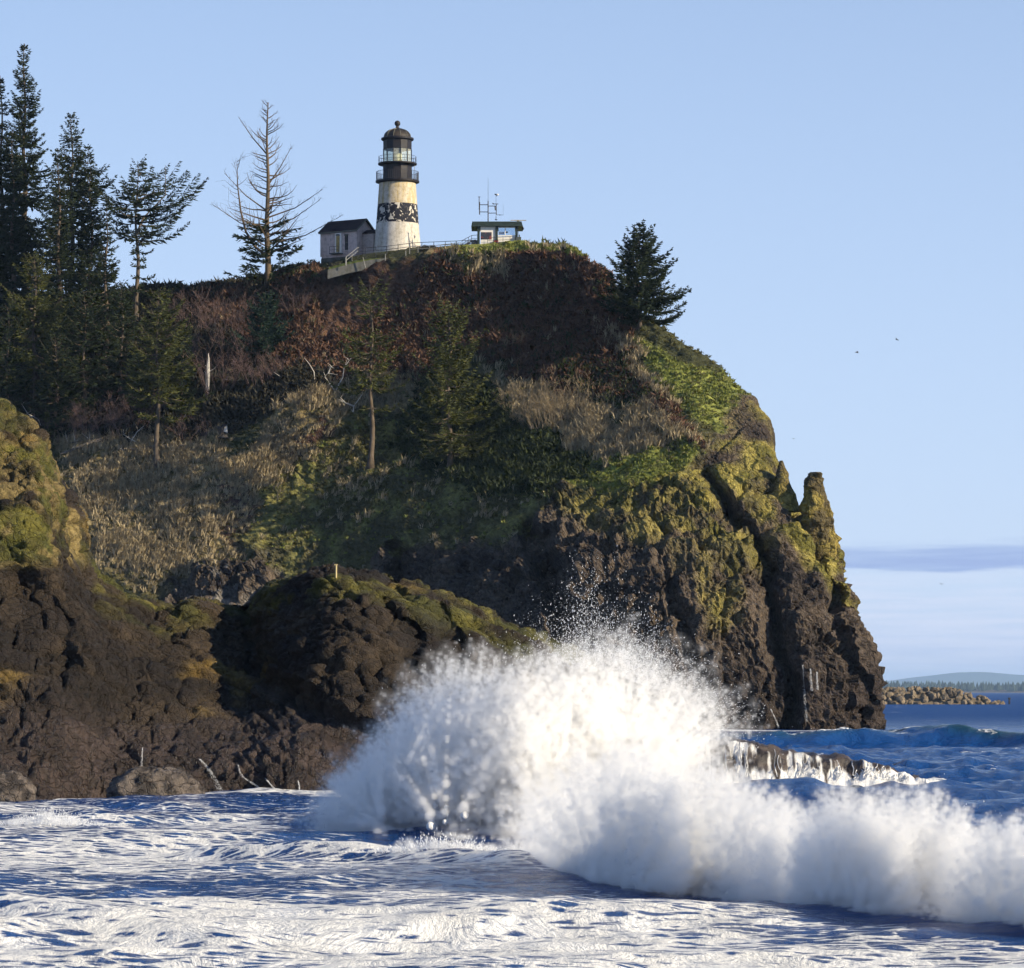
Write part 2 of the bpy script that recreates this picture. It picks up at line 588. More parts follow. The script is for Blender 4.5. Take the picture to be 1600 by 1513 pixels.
nrm = grid_normals(P).reshape(-1, 3)
if nrm[(HR // 3) * HC + HC // 2][1] > 0:
    nrm = -nrm
rk = Z['rock']
f1, f2, cid = worley(p * 0.55 + 0.25 * fbm(p * 0.5, 2, 50)[:, None], 5)
g1, g2, gid = worley(p * np.array([0.16, 0.16, 0.11]) + 0.3 * fbm(p * 0.1, 2, 51)[:, None], 6)
crag = fbm(p * np.array([0.09, 0.09, 0.035]), 5, 60, ridged=True)
pil = (0.42 - f1) * 0.9 * (0.6 + 0.8 * cid) - 0.5 * sstep(0.14, 0.0, f2 - f1)
nose = np.maximum(0.75 * sstep(1120, 1300, sx) * sstep(1000, 800, sy), sstep(1040, 1100, sx) * sstep(830, 740, sy))
disp = rk * (1 - 0.7 * nose) * (crag * 1.3 + (0.55 - g1) * 1.1 + (gid - 0.5) * 1.9 + (cid - 0.5) * 1.0 - 0.6 * sstep(0.1, 0, g2 - g1) + pil * 0.28 + fbm(p * np.array([0.4, 0.4, 0.22]), 4, 66, ridged=True) * 0.85 + fbm(p * np.array([1.2, 1.2, 0.7]), 3, 61, ridged=True) * 0.5)
disp += (1 - rk) * (fbm(p * 0.05, 3, 62) * 1.2 + fbm(p * 0.3, 4, 63) * 0.7 + fbm(p * 0.9, 3, 64) * 0.35)
# the slipped, mossy bowl is rougher
disp += Z['moss'] * (1 - rk) * (fbm(p * np.array([0.5, 0.5, 0.9]), 4, 65, ridged=True) * 0.55)
# clefts: a polyline in the photograph gives the place, the depth is pushed into the cliff
push = np.zeros(len(p))
for pts, wd, dep in [([(1105, 735), (1150, 810), (1195, 900), (1222, 1000), (1238, 1150)], (8, 15), 4.0),
                     ([(1090, 720), (1150, 815), (1190, 900), (1215, 1000), (1230, 1150)], (22, 40), 2.2),
                     ([(1235, 765), (1262, 830), (1285, 900), (1302, 950)], (10, 12), 5.0),
                     ([(820, 800), (850, 900), (900, 1000), (930, 1150)], (24, 46), 6.0),
                     ([(1040, 900), (1060, 1000), (1110, 1150)], (14, 18), 2.5),
                     ([(1300, 960), (1330, 1060), (1352, 1150)], (8, 10), 2.2),
                     ([(640, 850), (630, 920), (660, 1010)], (22, 30), 5.0)]:
    d, t = dist_line(sx + n2 * 22 + n1 * 24, sy + n2 * 10, pts)
    wdt = wd[0] + (wd[1] - wd[0]) * t
    push += dep * sstep(1.0, 0.25, d / wdt) * sstep(0, 0.12, t)
# the bowl below the trees bites into the hill
bowl = zone([(400, 740), (540, 650), (720, 680), (840, 760), (830, 900), (640, 950), (480, 930)], 60)
push += bowl * 2.0
front = sstep(1420, 1380, sx) * (p[:, 1] < 520)
edge = sstep(0, 40, np.arange(HC))[None, :].repeat(HR, 0).ravel()
q = p + nrm * disp[:, None]
q[:, 1] += push * front
q[:, 2] = np.where(p[:, 2] < -2.5, p[:, 2], q[:, 2])
# level ground round the buildings
lv = zone([(490, 420), (500, 330), (880, 330), (880, 386), (720, 386), (560, 410)], 6)
lv = lv * (p[:, 1] > 496)
q = q * (1 - lv[:, None]) + p * lv[:, None]

m = Mat('hill_ground', 0.92, 0.15)
vec = m.wpos()
col = m.attr('Col')
f = m.ramp(m.noise(vec, 1.6, 6, 0.7), [(0.3, 0.45), (0.5, 0.95), (0.72, 1.7)])
c = m.mix(1.0, col, f, 'MULTIPLY')
dv_ = m.N.new('ShaderNodeVectorMath')
dv_.operation = 'MULTIPLY_ADD'
nc_ = m.N.new('ShaderNodeTexNoise')
nc_.inputs['Scale'].default_value = 0.9
nc_.inputs['Detail'].default_value = 4
m.L.new(vec, nc_.inputs['Vector'])
m.L.new(nc_.outputs['Color'], dv_.inputs[0])
dv_.inputs[1].default_value = (1.6, 1.6, 1.6)
m.L.new(vec, dv_.inputs[2])
rv = m.voro(dv_.outputs[0], 0.9, 'DISTANCE_TO_EDGE')
crk = m.ramp(rv, [(0.0, 0.6), (0.06, 1.0)])
rkf = m.attr('rock', 'Fac')
c = m.mix(rkf, c, m.mix(1.0, c, crk, 'MULTIPLY'))
m.base(c)
hb = m.math('ADD', m.noise(vec, 2.2, 8, 0.72), m.math('MULTIPLY', m.math('MULTIPLY', m.ramp(rv, [(0, 0.0), (0.18, 1.0)]), rkf), 0.5))
m.bump(hb, 0.9, 0.45)
M_HILL = m.m
head = mesh_np('headland', q, grid_faces(HR, HC)[:, ::-1], M_HILL, smooth=False, attrs={'Col': C, 'rock': rk})
tag(head, 'dark basalt headland with brown heather slopes and a green grassy shoulder', None, kind='structure')
HQ = q.reshape(HR, HC, 3)
ZG = {k: v.reshape(HR, HC) for k, v in Z.items()}
tris = grid_faces(HR, HC)
BV = BVHTree.FromPolygons([tuple(v) for v in q.tolist()], [tuple(t) for t in tris.tolist()])

def hit(px, py):
    """point of the hill that the photograph shows at this pixel"""
    d = Vector(((px - 800) / F, 1, (HOR - py) / F)).normalized()
    h = BV.ray_cast(Vector((0, 0, CAMZ)), d)
    return h[0], h[1]
def ground(x, y):
    h = BV.ray_cast(Vector((x, y, 200)), Vector((0, 0, -1)))
    return h[0].z if h[0] else 0.0

def blob_rock(name, rows, Y, thick, seed, mat, amp, attrs_fn, n=56, step=2.2, parent=None, scale=0.5):
    """a standing rock; rows of (photo y, left x, right x), elliptical in plan"""
    rows = np.array(rows, float)
    tt = np.linspace(0, len(rows) - 1, int(abs(rows[-1, 0] - rows[0, 0]) / step) + 2)
    D = cr(rows, tt)
    an = np.linspace(0, 2 * np.pi, n, endpoint=False)
    V = []
    for py, xl, xr in D:
        cx, hw = (xl + xr) / 2, max((xr - xl) / 2, 0.3)
        c = at(cx, py, Y)
        h = hw * Y / F
        V.append(np.stack([c[0] + h * np.cos(an), c[1] + h * thick * np.sin(an), np.full(n, c[2])], 1))
    V = np.array(V)
    Pv = V.reshape(-1, 3)
    nn = Pv - V.mean(1, keepdims=True).repeat(n, 1).reshape(-1, 3)
    nn = nn / (np.linalg.norm(nn, axis=1, keepdims=True) + 1e-6)
    a, b, cidd = worley(Pv * scale * 2, seed)
    dd = amp * (fbm(Pv * scale, 4, seed, ridged=True) + (0.5 - a) * 0.9)
    Pv = Pv + nn * dd[:, None]
    r = len(D)
    a = np.arange(r * n).reshape(r, n)
    a2 = np.roll(a, -1, 1)
    fq = np.stack([a[:-1], a2[:-1], a2[1:], a[1:]], -1).reshape(-1, 4)
    top = np.array([[a[-1, k], a[-1, (k + 1) % n], a[-1, n // 2], a[-1, n // 2]] for k in range(0)])
    return mesh_np(name, Pv, fq, mat, parent, False, attrs_fn(Pv))

def lichen_attrs(Pv):
    t = sstep(-0.3, 0.3, fbm(Pv * 0.4, 4, 77))[:, None]
    c = flat((0.1, 0.08, 0.04)) * (1 - t) + flat((0.28, 0.22, 0.06)) * t
    return {'Col': c, 'rock': np.ones(len(Pv))}
blob_rock('rock_spire', [(985, 1285, 1310), (935, 1292, 1308), (915, 1282, 1313), (885, 1268, 1318), (850, 1258, 1310), (815, 1252, 1300), (785, 1254, 1291),
                         (760, 1258, 1287), (745, 1264, 1283), (738, 1269, 1279)], 438, 1.1, 5, M_HILL, 0.62, lichen_attrs, parent=head)
blob_rock('rock_spire', [(800, 1200, 1250), (765, 1208, 1238), (748, 1212, 1232), (732, 1216, 1227), (720, 1219, 1222)], 440, 1.1, 8, M_HILL, 0.25, lichen_attrs, n=28, parent=head)

# ------------------------------------------------------------------ the near rock on the left
px0 = [-200, 0, 70, 120, 165, 250, 310, 385, 440, 510, 610, 720, 840, 940, 1040]
NEAR = [
    (px0[:9] + [500, 600, 715, 840, 945, 1060], 'z-1.5', [158, 158, 158, 159, 160, 160, 160, 160, 159, 159, 161, 164, 167, 171, 176]),
    (px0, [1185, 1185, 1185, 1185, 1185, 1185, 1185, 1185, 1185, 1185, 1185, 1190, 1195, 1205, 1225], [161, 161, 161, 162, 163, 163, 163, 163, 162, 162, 163, 166, 169, 172, 176]),
    (px0, [1090, 1090, 1090, 1090, 1095, 1100, 1105, 1115, 1105, 1095, 1095, 1100, 1120, 1150, 1215], [164, 164, 164, 165, 167, 168, 169, 170, 168, 166, 166, 168, 171, 173.5, 177]),
    (px0, [960, 965, 970, 985, 1000, 1025, 1030, 1040, 1020, 1000, 1005, 1020, 1055, 1100, 1205], [168, 168, 168, 170, 171.5, 173, 174, 176, 172, 169.5, 169, 171, 173, 175, 178]),
    (px0[:2] + [62, 98, 150] + px0[5:], [790, 800, 820, 870, 935, 980, 980, 995, 965, 940, 945, 975, 1020, 1075, 1195], [172, 172, 172, 174, 176, 177, 178, 180, 176, 172.5, 172, 173.5, 175, 176.5, 178.5]),
    (px0[:2] + [66, 102, 134] + px0[5:], [568, 646, 700, 778, 905, 948, 940, 957, 923, 898, 916, 955, 1008, 1066, 1188], [181, 179, 177, 177, 180, 181, 181, 183, 180, 176, 175, 176, 177, 178, 179]),
    (px0, [600, 680, 740, 850, 930, 970, 965, 980, 955, 935, 950, 985, 1030, 1085, 1200], [188, 186, 184, 184, 187, 188, 188, 189, 187, 184, 183, 183, 183, 183, 182]),
    (px0, 'z-2', [206, 204, 202, 201, 202, 202, 202, 202, 201, 199, 197, 195, 193, 191, 187]),
]
G = control(NEAR)
P = resample(G, 2.9)
sx, sy = screen(P)
keep = ~((sx.mean(0) < -20) & (np.arange(P.shape[1]) % 4 != 0))
P = P[:, keep]
keep = ~((P[:, P.shape[1] // 3, 1] > 186) & (np.arange(P.shape[0]) % 3 != 0))
P = P[keep]
NR, NC = P.shape[:2]
p = P.reshape(-1, 3)
sx, sy = screen(p)
nrm = grid_normals(P).reshape(-1, 3)
if nrm[(NR // 3) * NC + NC // 2][1] > 0:
    nrm = -nrm
# pillow lava: rounded cells drawn out down the slope, sunk joints between
th = math.radians(28)
pr = p.copy()
pr[:, 0] = p[:, 0] * math.cos(th) - p[:, 2] * math.sin(th)
pr[:, 2] = p[:, 0] * math.sin(th) + p[:, 2] * math.cos(th)
wv = np.stack([fbm(p * 0.35, 2, 70), fbm(p * 0.35, 2, 71), fbm(p * 0.35, 2, 72)], 1)
a1, a2, aid = worley(pr * np.array([0.62, 0.7, 1.05]) + wv * 0.5, 11)
b1_, b2_, bid = worley(pr * np.array([1.5, 1.6, 2.1]) + wv * 0.8, 12)
big = fbm(p * 0.12, 4, 73, ridged=True)
jn = sstep(0.15, 0.0, a2 - a1)
wet = sstep(4.2, 2.2, p[:, 2] + fbm(p * 0.4, 3, 74) * 1.2)
disp = big * 0.7 + (0.5 - a1) * 0.2 + (aid - 0.5) * 0.26 + (bid - 0.5) * 0.12 - 0.22 * jn + (0.5 - b1_) * 0.08 - 0.09 * sstep(0.14, 0, b2_ - b1_) + fbm(p * 2.2, 3, 75) * 0.05
disp = disp * (1 - 0.35 * wet) + wet * (fbm(p * 1.6, 4, 76, ridged=True) * 0.2)
# hollows and a furrow between the two lobes
push = np.zeros(len(p))
for pts, wd, dep in [([(385, 955), (400, 1010), (440, 1070), (560, 1150), (640, 1190)], (26, 30), 1.6),
                     ([(40, 930), (70, 980), (60, 1040)], (60, 50), 1.4),
                     ([(610, 920), (650, 990), (640, 1060)], (14, 18), 0.9), ([(690, 950), (720, 1010), (715, 1060)], (16, 20), 1.2)]:
    d, t = dist_line(sx + wv[:, 0] * 40, sy + wv[:, 1] * 30, pts)
    wdt = wd[0] + (wd[1] - wd[0]) * t
    push += dep * sstep(1.2, 0.2, d / wdt)
q = p + nrm * disp[:, None]
q[:, 1] += push * (p[:, 1] < 184)
q[:, 2] = np.where(p[:, 2] < -1.2, p[:, 2], q[:, 2])
C = np.tile(flat((0.075, 0.055, 0.036)), (len(p), 1))
lay(np.ones(len(p)), (0.022, 0.016, 0.013), (0.055, 0.039, 0.025), 0.3, 80)
C *= (0.75 + 0.5 * aid)[:, None]
upz = np.clip(nrm[:, 2], 0, 1)
crest = sstep(60, 10, sy - np.interp(sx, [-200, 0, 72, 118, 152, 250, 310, 385, 440, 510, 610, 720, 840, 940, 1040],
                                     [568, 646, 700, 778, 905, 948, 940, 957, 923, 898, 916, 955, 1008, 1066, 1188]))
left = sstep(150, 110, sx) * sstep(900, 860, sy)
mossm = np.maximum(crest * 0.75, left * 0.9) * sstep(-0.25, 0.3, fbm(p * 0.5, 4, 81))
lay(mossm, (0.08, 0.085, 0.016), (0.2, 0.18, 0.035), 0.6, 82)
och = np.maximum(left * sstep(0.0, 0.3, fbm(p * 0.7, 3, 83)), 0)
lay(och, (0.17, 0.125, 0.05), (0.3, 0.225, 0.09), 0.8, 84)
lay(0.8 * sstep(0.35, 0.6, fbm(p * 0.22, 4, 85)) * (1 - wet), (0.19, 0.12, 0.03), (0.24, 0.16, 0.045), 0.8, 86)
lay(wet * 0.9, (0.045, 0.033, 0.03), (0.085, 0.062, 0.055), 1.2, 87)

def rock_mat(name, wetness):
    m = Mat(name, 0.85, 0.3)
    vec = m.wpos()
    f = m.ramp(m.noise(vec, 3.5, 8, 0.72), [(0.28, 0.45), (0.5, 1.0), (0.75, 1.75)])
    spk = m.ramp(m.noise(vec, 22, 3, 0.6), [(0.35, 0.75), (0.65, 1.0), (0.74, 2.0)])
    c = m.mix(1.0, m.attr('Col'), f, 'MULTIPLY')
    c = m.mix(0.7, c, m.mix(1.0, c, spk, 'MULTIPLY'))
    m.base(c)
    wt = m.attr('wet', 'Fac')
    m.rough(m.ramp(wt, [(0, 0.85), (1, wetness)]))
    dv_ = m.N.new('ShaderNodeVectorMath')
    dv_.operation = 'MULTIPLY_ADD'
    nc_ = m.N.new('ShaderNodeTexNoise')
    nc_.inputs['Scale'].default_value = 1.2
    nc_.inputs['Detail'].default_value = 5
    m.L.new(vec, nc_.inputs['Vector'])
    m.L.new(nc_.outputs['Color'], dv_.inputs[0])
    dv_.inputs[1].default_value = (1.1, 1.1, 1.1)
    m.L.new(vec, dv_.inputs[2])
    v1 = m.voro(dv_.outputs[0], 1.9, 'DISTANCE_TO_EDGE')
    hb = m.math('ADD', m.noise(vec, 5.0, 9, 0.75), m.math('MULTIPLY', m.ramp(v1, [(0, 0.0), (0.07, 1.0)]), 0.55))
    m.bump(hb, 1.0, 0.26)
    return m.m
M_ROCK = rock_mat('pillow_basalt', 0.5)
near = mesh_np('shore_rock', q, grid_faces(NR, NC)[:, ::-1], M_ROCK, smooth=True, attrs={'Col': C, 'wet': wet})
tag(near, 'large brown pillow lava rock mass standing in the surf before the headland', 'rock')
NBV = BVHTree.FromPolygons([tuple(v) for v in q.tolist()], [tuple(t) for t in grid_faces(NR, NC).tolist()])
def nhit(px, py):
    d = Vector(((px - 800) / F, 1, (HOR - py) / F)).normalized()
    h = NBV.ray_cast(Vector((0, 0, CAMZ)), d)
    return h[0], h[1]

def lump(name, label, px, py, Y, w_, h_, d_, seed, colr=((0.05, 0.04, 0.035), (0.13, 0.1, 0.085)), amp=0.22, nlat=40, nlon=80, sc=1.0):
    """a low boulder sitting on the water: half an uneven ellipsoid"""
    c = at(px, py, Y)
    th_, ph = np.meshgrid(np.linspace(-0.25, math.pi / 2, nlat), np.linspace(0, 2 * np.pi, nlon, endpoint=False), indexing='ij')
    D = np.stack([np.cos(th_) * np.cos(ph), np.cos(th_) * np.sin(ph), np.sin(th_)], -1).reshape(-1, 3)
    Pv = D * np.array([w_ / 2, d_ / 2, h_])
    k1, k2, k3 = worley(Pv * 2.6 * sc + seed, seed)
    Pv = Pv * (1 + amp * (fbm(Pv * 0.8 * sc + seed, 4, seed)[:, None] * 1.5 + (0.45 - k1)[:, None] * 0.8 + 0.5 * fbm(Pv * 5 * sc, 3, seed + 1)[:, None]))
    Pv = Pv + np.array([c[0], c[1], 0])
    a = np.arange(nlat * nlon).reshape(nlat, nlon)
    a2 = np.roll(a, -1, 1)
    fq = np.stack([a[:-1], a2[:-1], a2[1:], a[1:]], -1).reshape(-1, 4)
    t = sstep(-0.3, 0.3, fbm(Pv * 2.5, 4, seed + 3))[:, None]
    C_ = flat(colr[0]) * (1 - t) + flat(colr[1]) * t
    o = mesh_np(name, Pv, fq, M_ROCK, None, True, {'Col': C_, 'wet': np.ones(len(Pv))})
    return tag(o, label, 'rock')

# ------------------------------------------------------------------ sea
HF = CAMZ * F
def rows_between(y0, y1, step):
    n = int((HF / y0 - HF / y1) / step)
    return list(1 / np.linspace(1 / y0, 1 / y1, n, endpoint=False))
ys = [-120, -60, 0, 25, 40] + rows_between(52, 125, 1.15) + list(np.arange(125, 345, 0.6)) + rows_between(345, 3600, 0.8) + [3600, 5000, 8000, 9400, 9550, 9700, 9850, 12000, 17000, 44000]
ys = np.array(ys, float)
us = np.concatenate([[-40, -9, -3, -1.2, -0.5, -0.26], np.linspace(-0.165, 0.165, 360), [0.26, 0.5, 1.2, 3, 9, 40]])
Yg, Ug = np.meshgrid(ys, us, indexing='ij')
Xg = Ug * np.maximum(Yg, 60)
p = np.stack([Xg, Yg, np.zeros_like(Xg)], -1).reshape(-1, 3)
X, Y = p[:, 0], p[:, 1]
sx = 800 + X / np.maximum(Y, 1) * F
sy = HOR + HF / np.maximum(Y, 1)
rs = R_(5)
dX = np.maximum(Y, 60) * 0.33 / 360
dY = np.where((Y > 125) & (Y < 345), 0.6, np.maximum(Y, 52) ** 2 / HF * 1.15)
z = np.zeros(len(p))
warp = fbm(p * 0.03, 2, 90) * 6
for k in range(46):
    wl = 1.3 * (28 / 1.3) ** (k / 45)
    a = math.radians(-62 + rs.normal() * (26 if wl > 8 else 42))     # swell runs in from the right
    kx, ky = math.cos(a), math.sin(a)
    amp = (0.0085 * wl ** 0.75 if wl > 9 else 0.034 * (wl / 4) ** 0.3) * (0.6 + 0.8 * rs.rand()) * (1.0 if wl > 9 else sstep(95, 160, Y) * 1.25 * sstep(-9, 1, X) + 0.38)
    ph = rs.rand() * 6.28
    fade = sstep(2.2, 5.0, wl / np.maximum(dX, dY * abs(ky) + 1e-3))
    th_ = (X * kx + Y * ky + warp) * 2 * np.pi / wl + ph
    z += amp * fade * (1.3 - 2.2 * np.abs(np.sin(th_ / 2)) ** 0.8)
near_f = sstep(40, 70, Y) * sstep(9000, 2500, Y)
z *= near_f * (0.8 + 0.5 * fbm(p * 0.02, 3, 91))
# swell lines: (x0,y0)-(x1,y1) crest, height, width in front, width behind
def ridge(x0, y0, x1, y1, h, wf, wb, wob, seed, ext=0.12):
    ex, ey = x1 - x0, y1 - y0
    ln = math.hypot(ex, ey)
    ex, ey = ex / ln, ey / ln
    nx, ny = (-ey, ex) if ex > 0 else (ey, -ex)          # points away from the viewer
    t = ((X - x0) * ex + (Y - y0) * ey) / ln
    s = (X - x0) * nx + (Y - y0) * ny + wob * fbm(p * 0.09, 3, seed)
    hh = h * sstep(-ext, ext, t) * sstep(1 + ext, 1 - ext, t) * (0.8 + 0.35 * fbm(p * 0.08, 3, seed + 1))
    return np.where(s < 0, np.exp(-(s / wf) ** 2), np.exp(-(s / wb) ** 2)) * hh, s, t
def P2(px, py, zz=0.0):
    yy = (CAMZ - zz) * F / (py - HOR)
    return (px - 800) * yy / F, yy
rd = []
xa, ya = P2(1040, 1150); xb, yb = P2(1420, 1152)
rd.append((*ridge(14, 306, 36, 312, 1.35, 2.2, 3.5, 3, 100, 0.2), 0.75))
rd.append((*ridge(31, 322, 62, 292, 1.6, 2.2, 3.5, 4, 102, 0.15), 0.85))
rd.append((*ridge(26, 215, 44, 205, 0.5, 3.0, 4.0, 2, 104), 0.0))
rd.append((*ridge(4, 168, 34, 150, 0.7, 4.0, 5.0, 2, 106), 0.0))
rd.append((*ridge(-9.6, 104.5, 0.5, 96, 0.62, 0.8, 1.6, 1.1, 108, 0.1), 1.0))     # small breaker in front of the plume
rd.append((*ridge(-22, 133, -13, 127, 0.3, 1.0, 1.5, 1.5, 110, 0.15), 0.8))
rd.append((*ridge(-13, 74, -5, 67, 0.3, 0.7, 1.4, 0.8, 112, 0.15), 0.3))
rd.append((*ridge(-19, 149, -6, 141, 0.35, 1.0, 2.0, 1.0, 113, 0.15), 0.25))
crestfoam = np.zeros(len(p))
green = np.zeros(len(p))
for hgt, s, t, cf in rd:
    z += hgt
    if cf:
        crestfoam = np.maximum(crestfoam, cf * sstep(-1.6, 0.1, s) * sstep(1.5, 0.2, s) * sstep(0.12, 0.35, hgt) * sstep(-0.35, 0.25, fbm(p * 0.35, 3, 120)))
        green = np.maximum(green, sstep(0.5, 1.6, hgt))
# the breaker itself: a steep shoulder of water under the spray
BL = [(-7.4, 124.0), (-3.5, 108.0), (0.5, 97.0), (2.6, 86.0), (5.9, 75.0), (10.5, 67.5), (14, 62)]
sxl = np.interp(Y, [b[1] for b in BL[::-1]], [b[0] for b in BL[::-1]])
s = X - sxl
z += 0.35 * sstep(0.6, 4.0, s) * sstep(16, 6, s) * sstep(58, 66, Y) * sstep(128, 112, Y)
# foam cover
cov = np.zeros(len(p))
cov = np.maximum(cov, 0.50 * sstep(1228, 1255, sy) * sstep(0.8, -0.6, s))
cov += 0.1 * sstep(1340, 1460, sy) * sstep(0.8, -0.6, s)
cov += 0.06 * sstep(1440, 1500, sy)
blue = np.maximum(sstep(330, 480, sx) * sstep(1265, 1285, sy) * sstep(1330, 1312, sy), 0.8 * sstep(700, 850, sx) * sstep(1345, 1360, sy) * sstep(1420, 1395, sy + (sx - 1100) * 0.06))
blue = np.maximum(blue, 0.8 * sstep(1150, 1300, sx) * sstep(1490, 1455, sy - (sx - 1200) * 0.02))
cov -= 0.2 * blue
cov += 0.3 * fbm(p * np.array([0.08, 0.05, 1]), 3, 121) * (cov > 0.05)
cov += 0.12 * sstep(-0.1, 0.5, fbm(p * np.array([0.3, 0.16, 1]), 3, 122)) * (cov > 0.05)
cov = np.maximum(cov, crestfoam)
# white caps far out, surf along the jetty, around the rocks
caps = sstep(0.42, 0.62, fbm(p * np.array([0.22, 0.12, 1]), 4, 123)) * sstep(150, 240, Y) * sstep(2500, 900, Y)
cov = np.maximum(cov, caps * 0.55)
cov = np.maximum(cov, 0.9 * sstep(14, 3, np.abs(Y - 1196) + 5 * fbm(p * 0.06, 2, 124)) * (X > 60) * sstep(175, 160, X))
cov = np.maximum(cov, 0.8 * sstep(5, 1.5, np.abs(Y - 1240)) * (X > 165) * (X < 210))
cov = np.maximum(cov, 0.95 * sstep(260, 60, np.abs(Y - 9700)) * (X > 700))
cov = np.maximum(cov, 0.66 * sstep(4.0, 0.5, np.abs(Y - 158.5) + fbm(p * 0.4, 2, 125) * 1.5) * (X < -7))
cov = np.maximum(cov, 0.75 * sstep(5, 1, np.abs(Y - 412 + (sx - 1200) * 0.0) + 2 * fbm(p * 0.2, 2, 126)) * (sx > 1080) * (sx < 1410))
# round the awash reef
rfx, rfy = P2(1265, 1212)
er = np.hypot((X - rfx - 0.2) / 6.6, (Y - rfy) / 7.5)
cov = np.maximum(cov, 0.8 * sstep(1.25, 0.9, er + 0.12 * fbm(p * 0.5, 3, 127)))
p2 = p.copy()
p2[:, 2] = z

m = Mat('sea_water', 0.1, 0.26)
m.b.inputs['IOR'].default_value = 1.33
pos = m.wpos()
cov_ = m.attr('foam', 'Fac')
w1 = m.noise(m.wpos((0.65, 1.5, 1)), 1.0, 7, 0.62, 0.6)
w2 = m.noise(m.wpos((0.5, 1.0, 1)), 3.4, 6, 0.66, 0.9)
vl = m.voro(m.wpos((0.55, 1.1, 1)), 2.2, 'DISTANCE_TO_EDGE')
lace = m.ramp(vl, [(0.0, 0.75), (0.12, 0.42), (0.4, 0.1)])
pat = m.math('ADD', m.math('MULTIPLY', w1, 0.45), m.math('ADD', m.math('MULTIPLY', w2, 0.4), m.math('MULTIPLY', lace, 0.25)))
lvl = m.math('SUBTRACT', 0.825, m.math('MULTIPLY', cov_, 0.5))
ff = m.math('SUBTRACT', pat, lvl)
foam = m.ramp(m.math('ADD', m.math('MULTIPLY', ff, 5.0), 0.5, True), [(0.35, 0.0), (0.52, 0.6), (0.72, 1.0)])
wcol = m.mix(m.attr('green', 'Fac'), (0.007, 0.052, 0.205), (0.008, 0.048, 0.07))
m.base(m.mix(foam, wcol, (0.86, 0.86, 0.86)))
far_ = m.attr('far', 'Fac')
m.rough(m.math('MAXIMUM', m.ramp(foam, [(0, 0.12), (1, 0.75)]), m.math('MULTIPLY', far_, 0.5)))
m.L.new(m.ramp(far_, [(0, 0.26), (1, 0.07)]), m.b.inputs['Specular IOR Level'])
hb = m.math('ADD', m.math('MULTIPLY', m.noise(m.wpos((1, 0.7, 1)), 0.55, 9, 0.68, 0.4), 1.0), m.math('MULTIPLY', foam, 0.012))
m.bump(hb, 1.0, 0.75)
M_SEA = m.m
sea = mesh_np('sea', p2, grid_faces(len(ys), len(us)), M_SEA, smooth=True, attrs={'foam': cov, 'green': green, 'far': sstep(180, 700, Y)})
tag(sea, 'choppy blue sea streaked with white foam running in to the rocks', None, kind='structure')
SEA_Z = (ys, us, p2.reshape(len(ys), len(us), 3)[..., 2])
def sea_z(x, y):
    i = int(np.clip(np.searchsorted(ys, y), 1, len(ys) - 1))
    j = int(np.clip(np.searchsorted(us, x / max(y, 60)), 1, len(us) - 1))
    return float(SEA_Z[2][i, j])

# ------------------------------------------------------------------ far shore, hills
def far_ridge(name, Y, x0, x1, prof, depth, mat, n=160):
    xs = np.linspace(x0, x1, n)
    hs = prof(xs)
    V = np.concatenate([np.stack([xs, np.full(n, Y), np.full(n, -1.0)], 1), np.stack([xs, np.full(n, Y + depth * 0.12), hs * 0.55], 1),
                        np.stack([xs, np.full(n, Y + depth * 0.5), hs], 1), np.stack([xs, np.full(n, Y + depth), np.full(n, -1.0)], 1)])
    return mesh_np(name, V, grid_faces(4, n)[:, ::-1], mat, smooth=True)
M_FARLAND = plain('far_land', (0.11, 0.075, 0.045), 0.95, 0.3, 0.01)
M_FARHILL = plain('far_hill', (0.05, 0.07, 0.05), 0.95, 0.2, 0.002)
def n1d(xs, s, seed, o=4):
    return fbm(np.stack([xs * s, xs * 0, xs * 0], 1), o, seed)
o = far_ridge('far_shore', 9800, 300, 5000, lambda xs: 13 + 5 * n1d(xs, 0.003, 130), 700, M_FARLAND)
tag(o, 'low brown far shore across the water', None, kind='structure')
o = far_ridge('hills', 33000, 0, 16000, lambda xs: 70 + 105 * np.exp(-((xs - 4300) / 700) ** 2) + 100 * np.exp(-((xs - 6000) / 1000) ** 2) + 6 * n1d(xs, 0.004, 131), 1800, M_FARHILL)
tag(o, 'faint blue hills on the horizon beyond the far shore', None, kind='structure')

# a far wood that reads as one mass
rs = R_(8)
V, Fc = [], []
nb = 0
for k in range(1300):
    x = rs.uniform(700, 2000)
    yy = 9830 + rs.rand() * 330
    h = (13 + 17 * rs.rand() ** 1.6) * (0.8 + 0.35 * n1d(np.array([x]), 0.008, 133)[0]) + 3
    r = h * (0.16 + 0.16 * rs.rand())
    z0 = 4.0
    for j, (zz, rr) in enumerate([(0.0, 0.75), (0.25, 1.0), (0.6, 0.62), (0.85, 0.25), (1.0, 0.03)]):
        for a in range(5):
            an = a * 2 * math.pi / 5 + rs.rand() * 0.5
            V.append((x + r * rr * math.cos(an) * (0.8 + 0.4 * rs.rand()), yy + r * rr * math.sin(an), z0 + h * zz))
    for j in range(4):
        for a in range(5):
            Fc.append((nb + j * 5 + a, nb + j * 5 + (a + 1) % 5, nb + (j + 1) * 5 + (a + 1) % 5, nb + (j + 1) * 5 + a))
    nb += 25
M_FARTREE = plain('far_trees', (0.03, 0.045, 0.03), 0.95, 0.4, 0.03)
o = mesh_np('treeline', np.array(V), np.array(Fc), M_FARTREE)
tag(o, 'bluish dark line of far conifers along the far shore', 'treeline', kind='stuff')

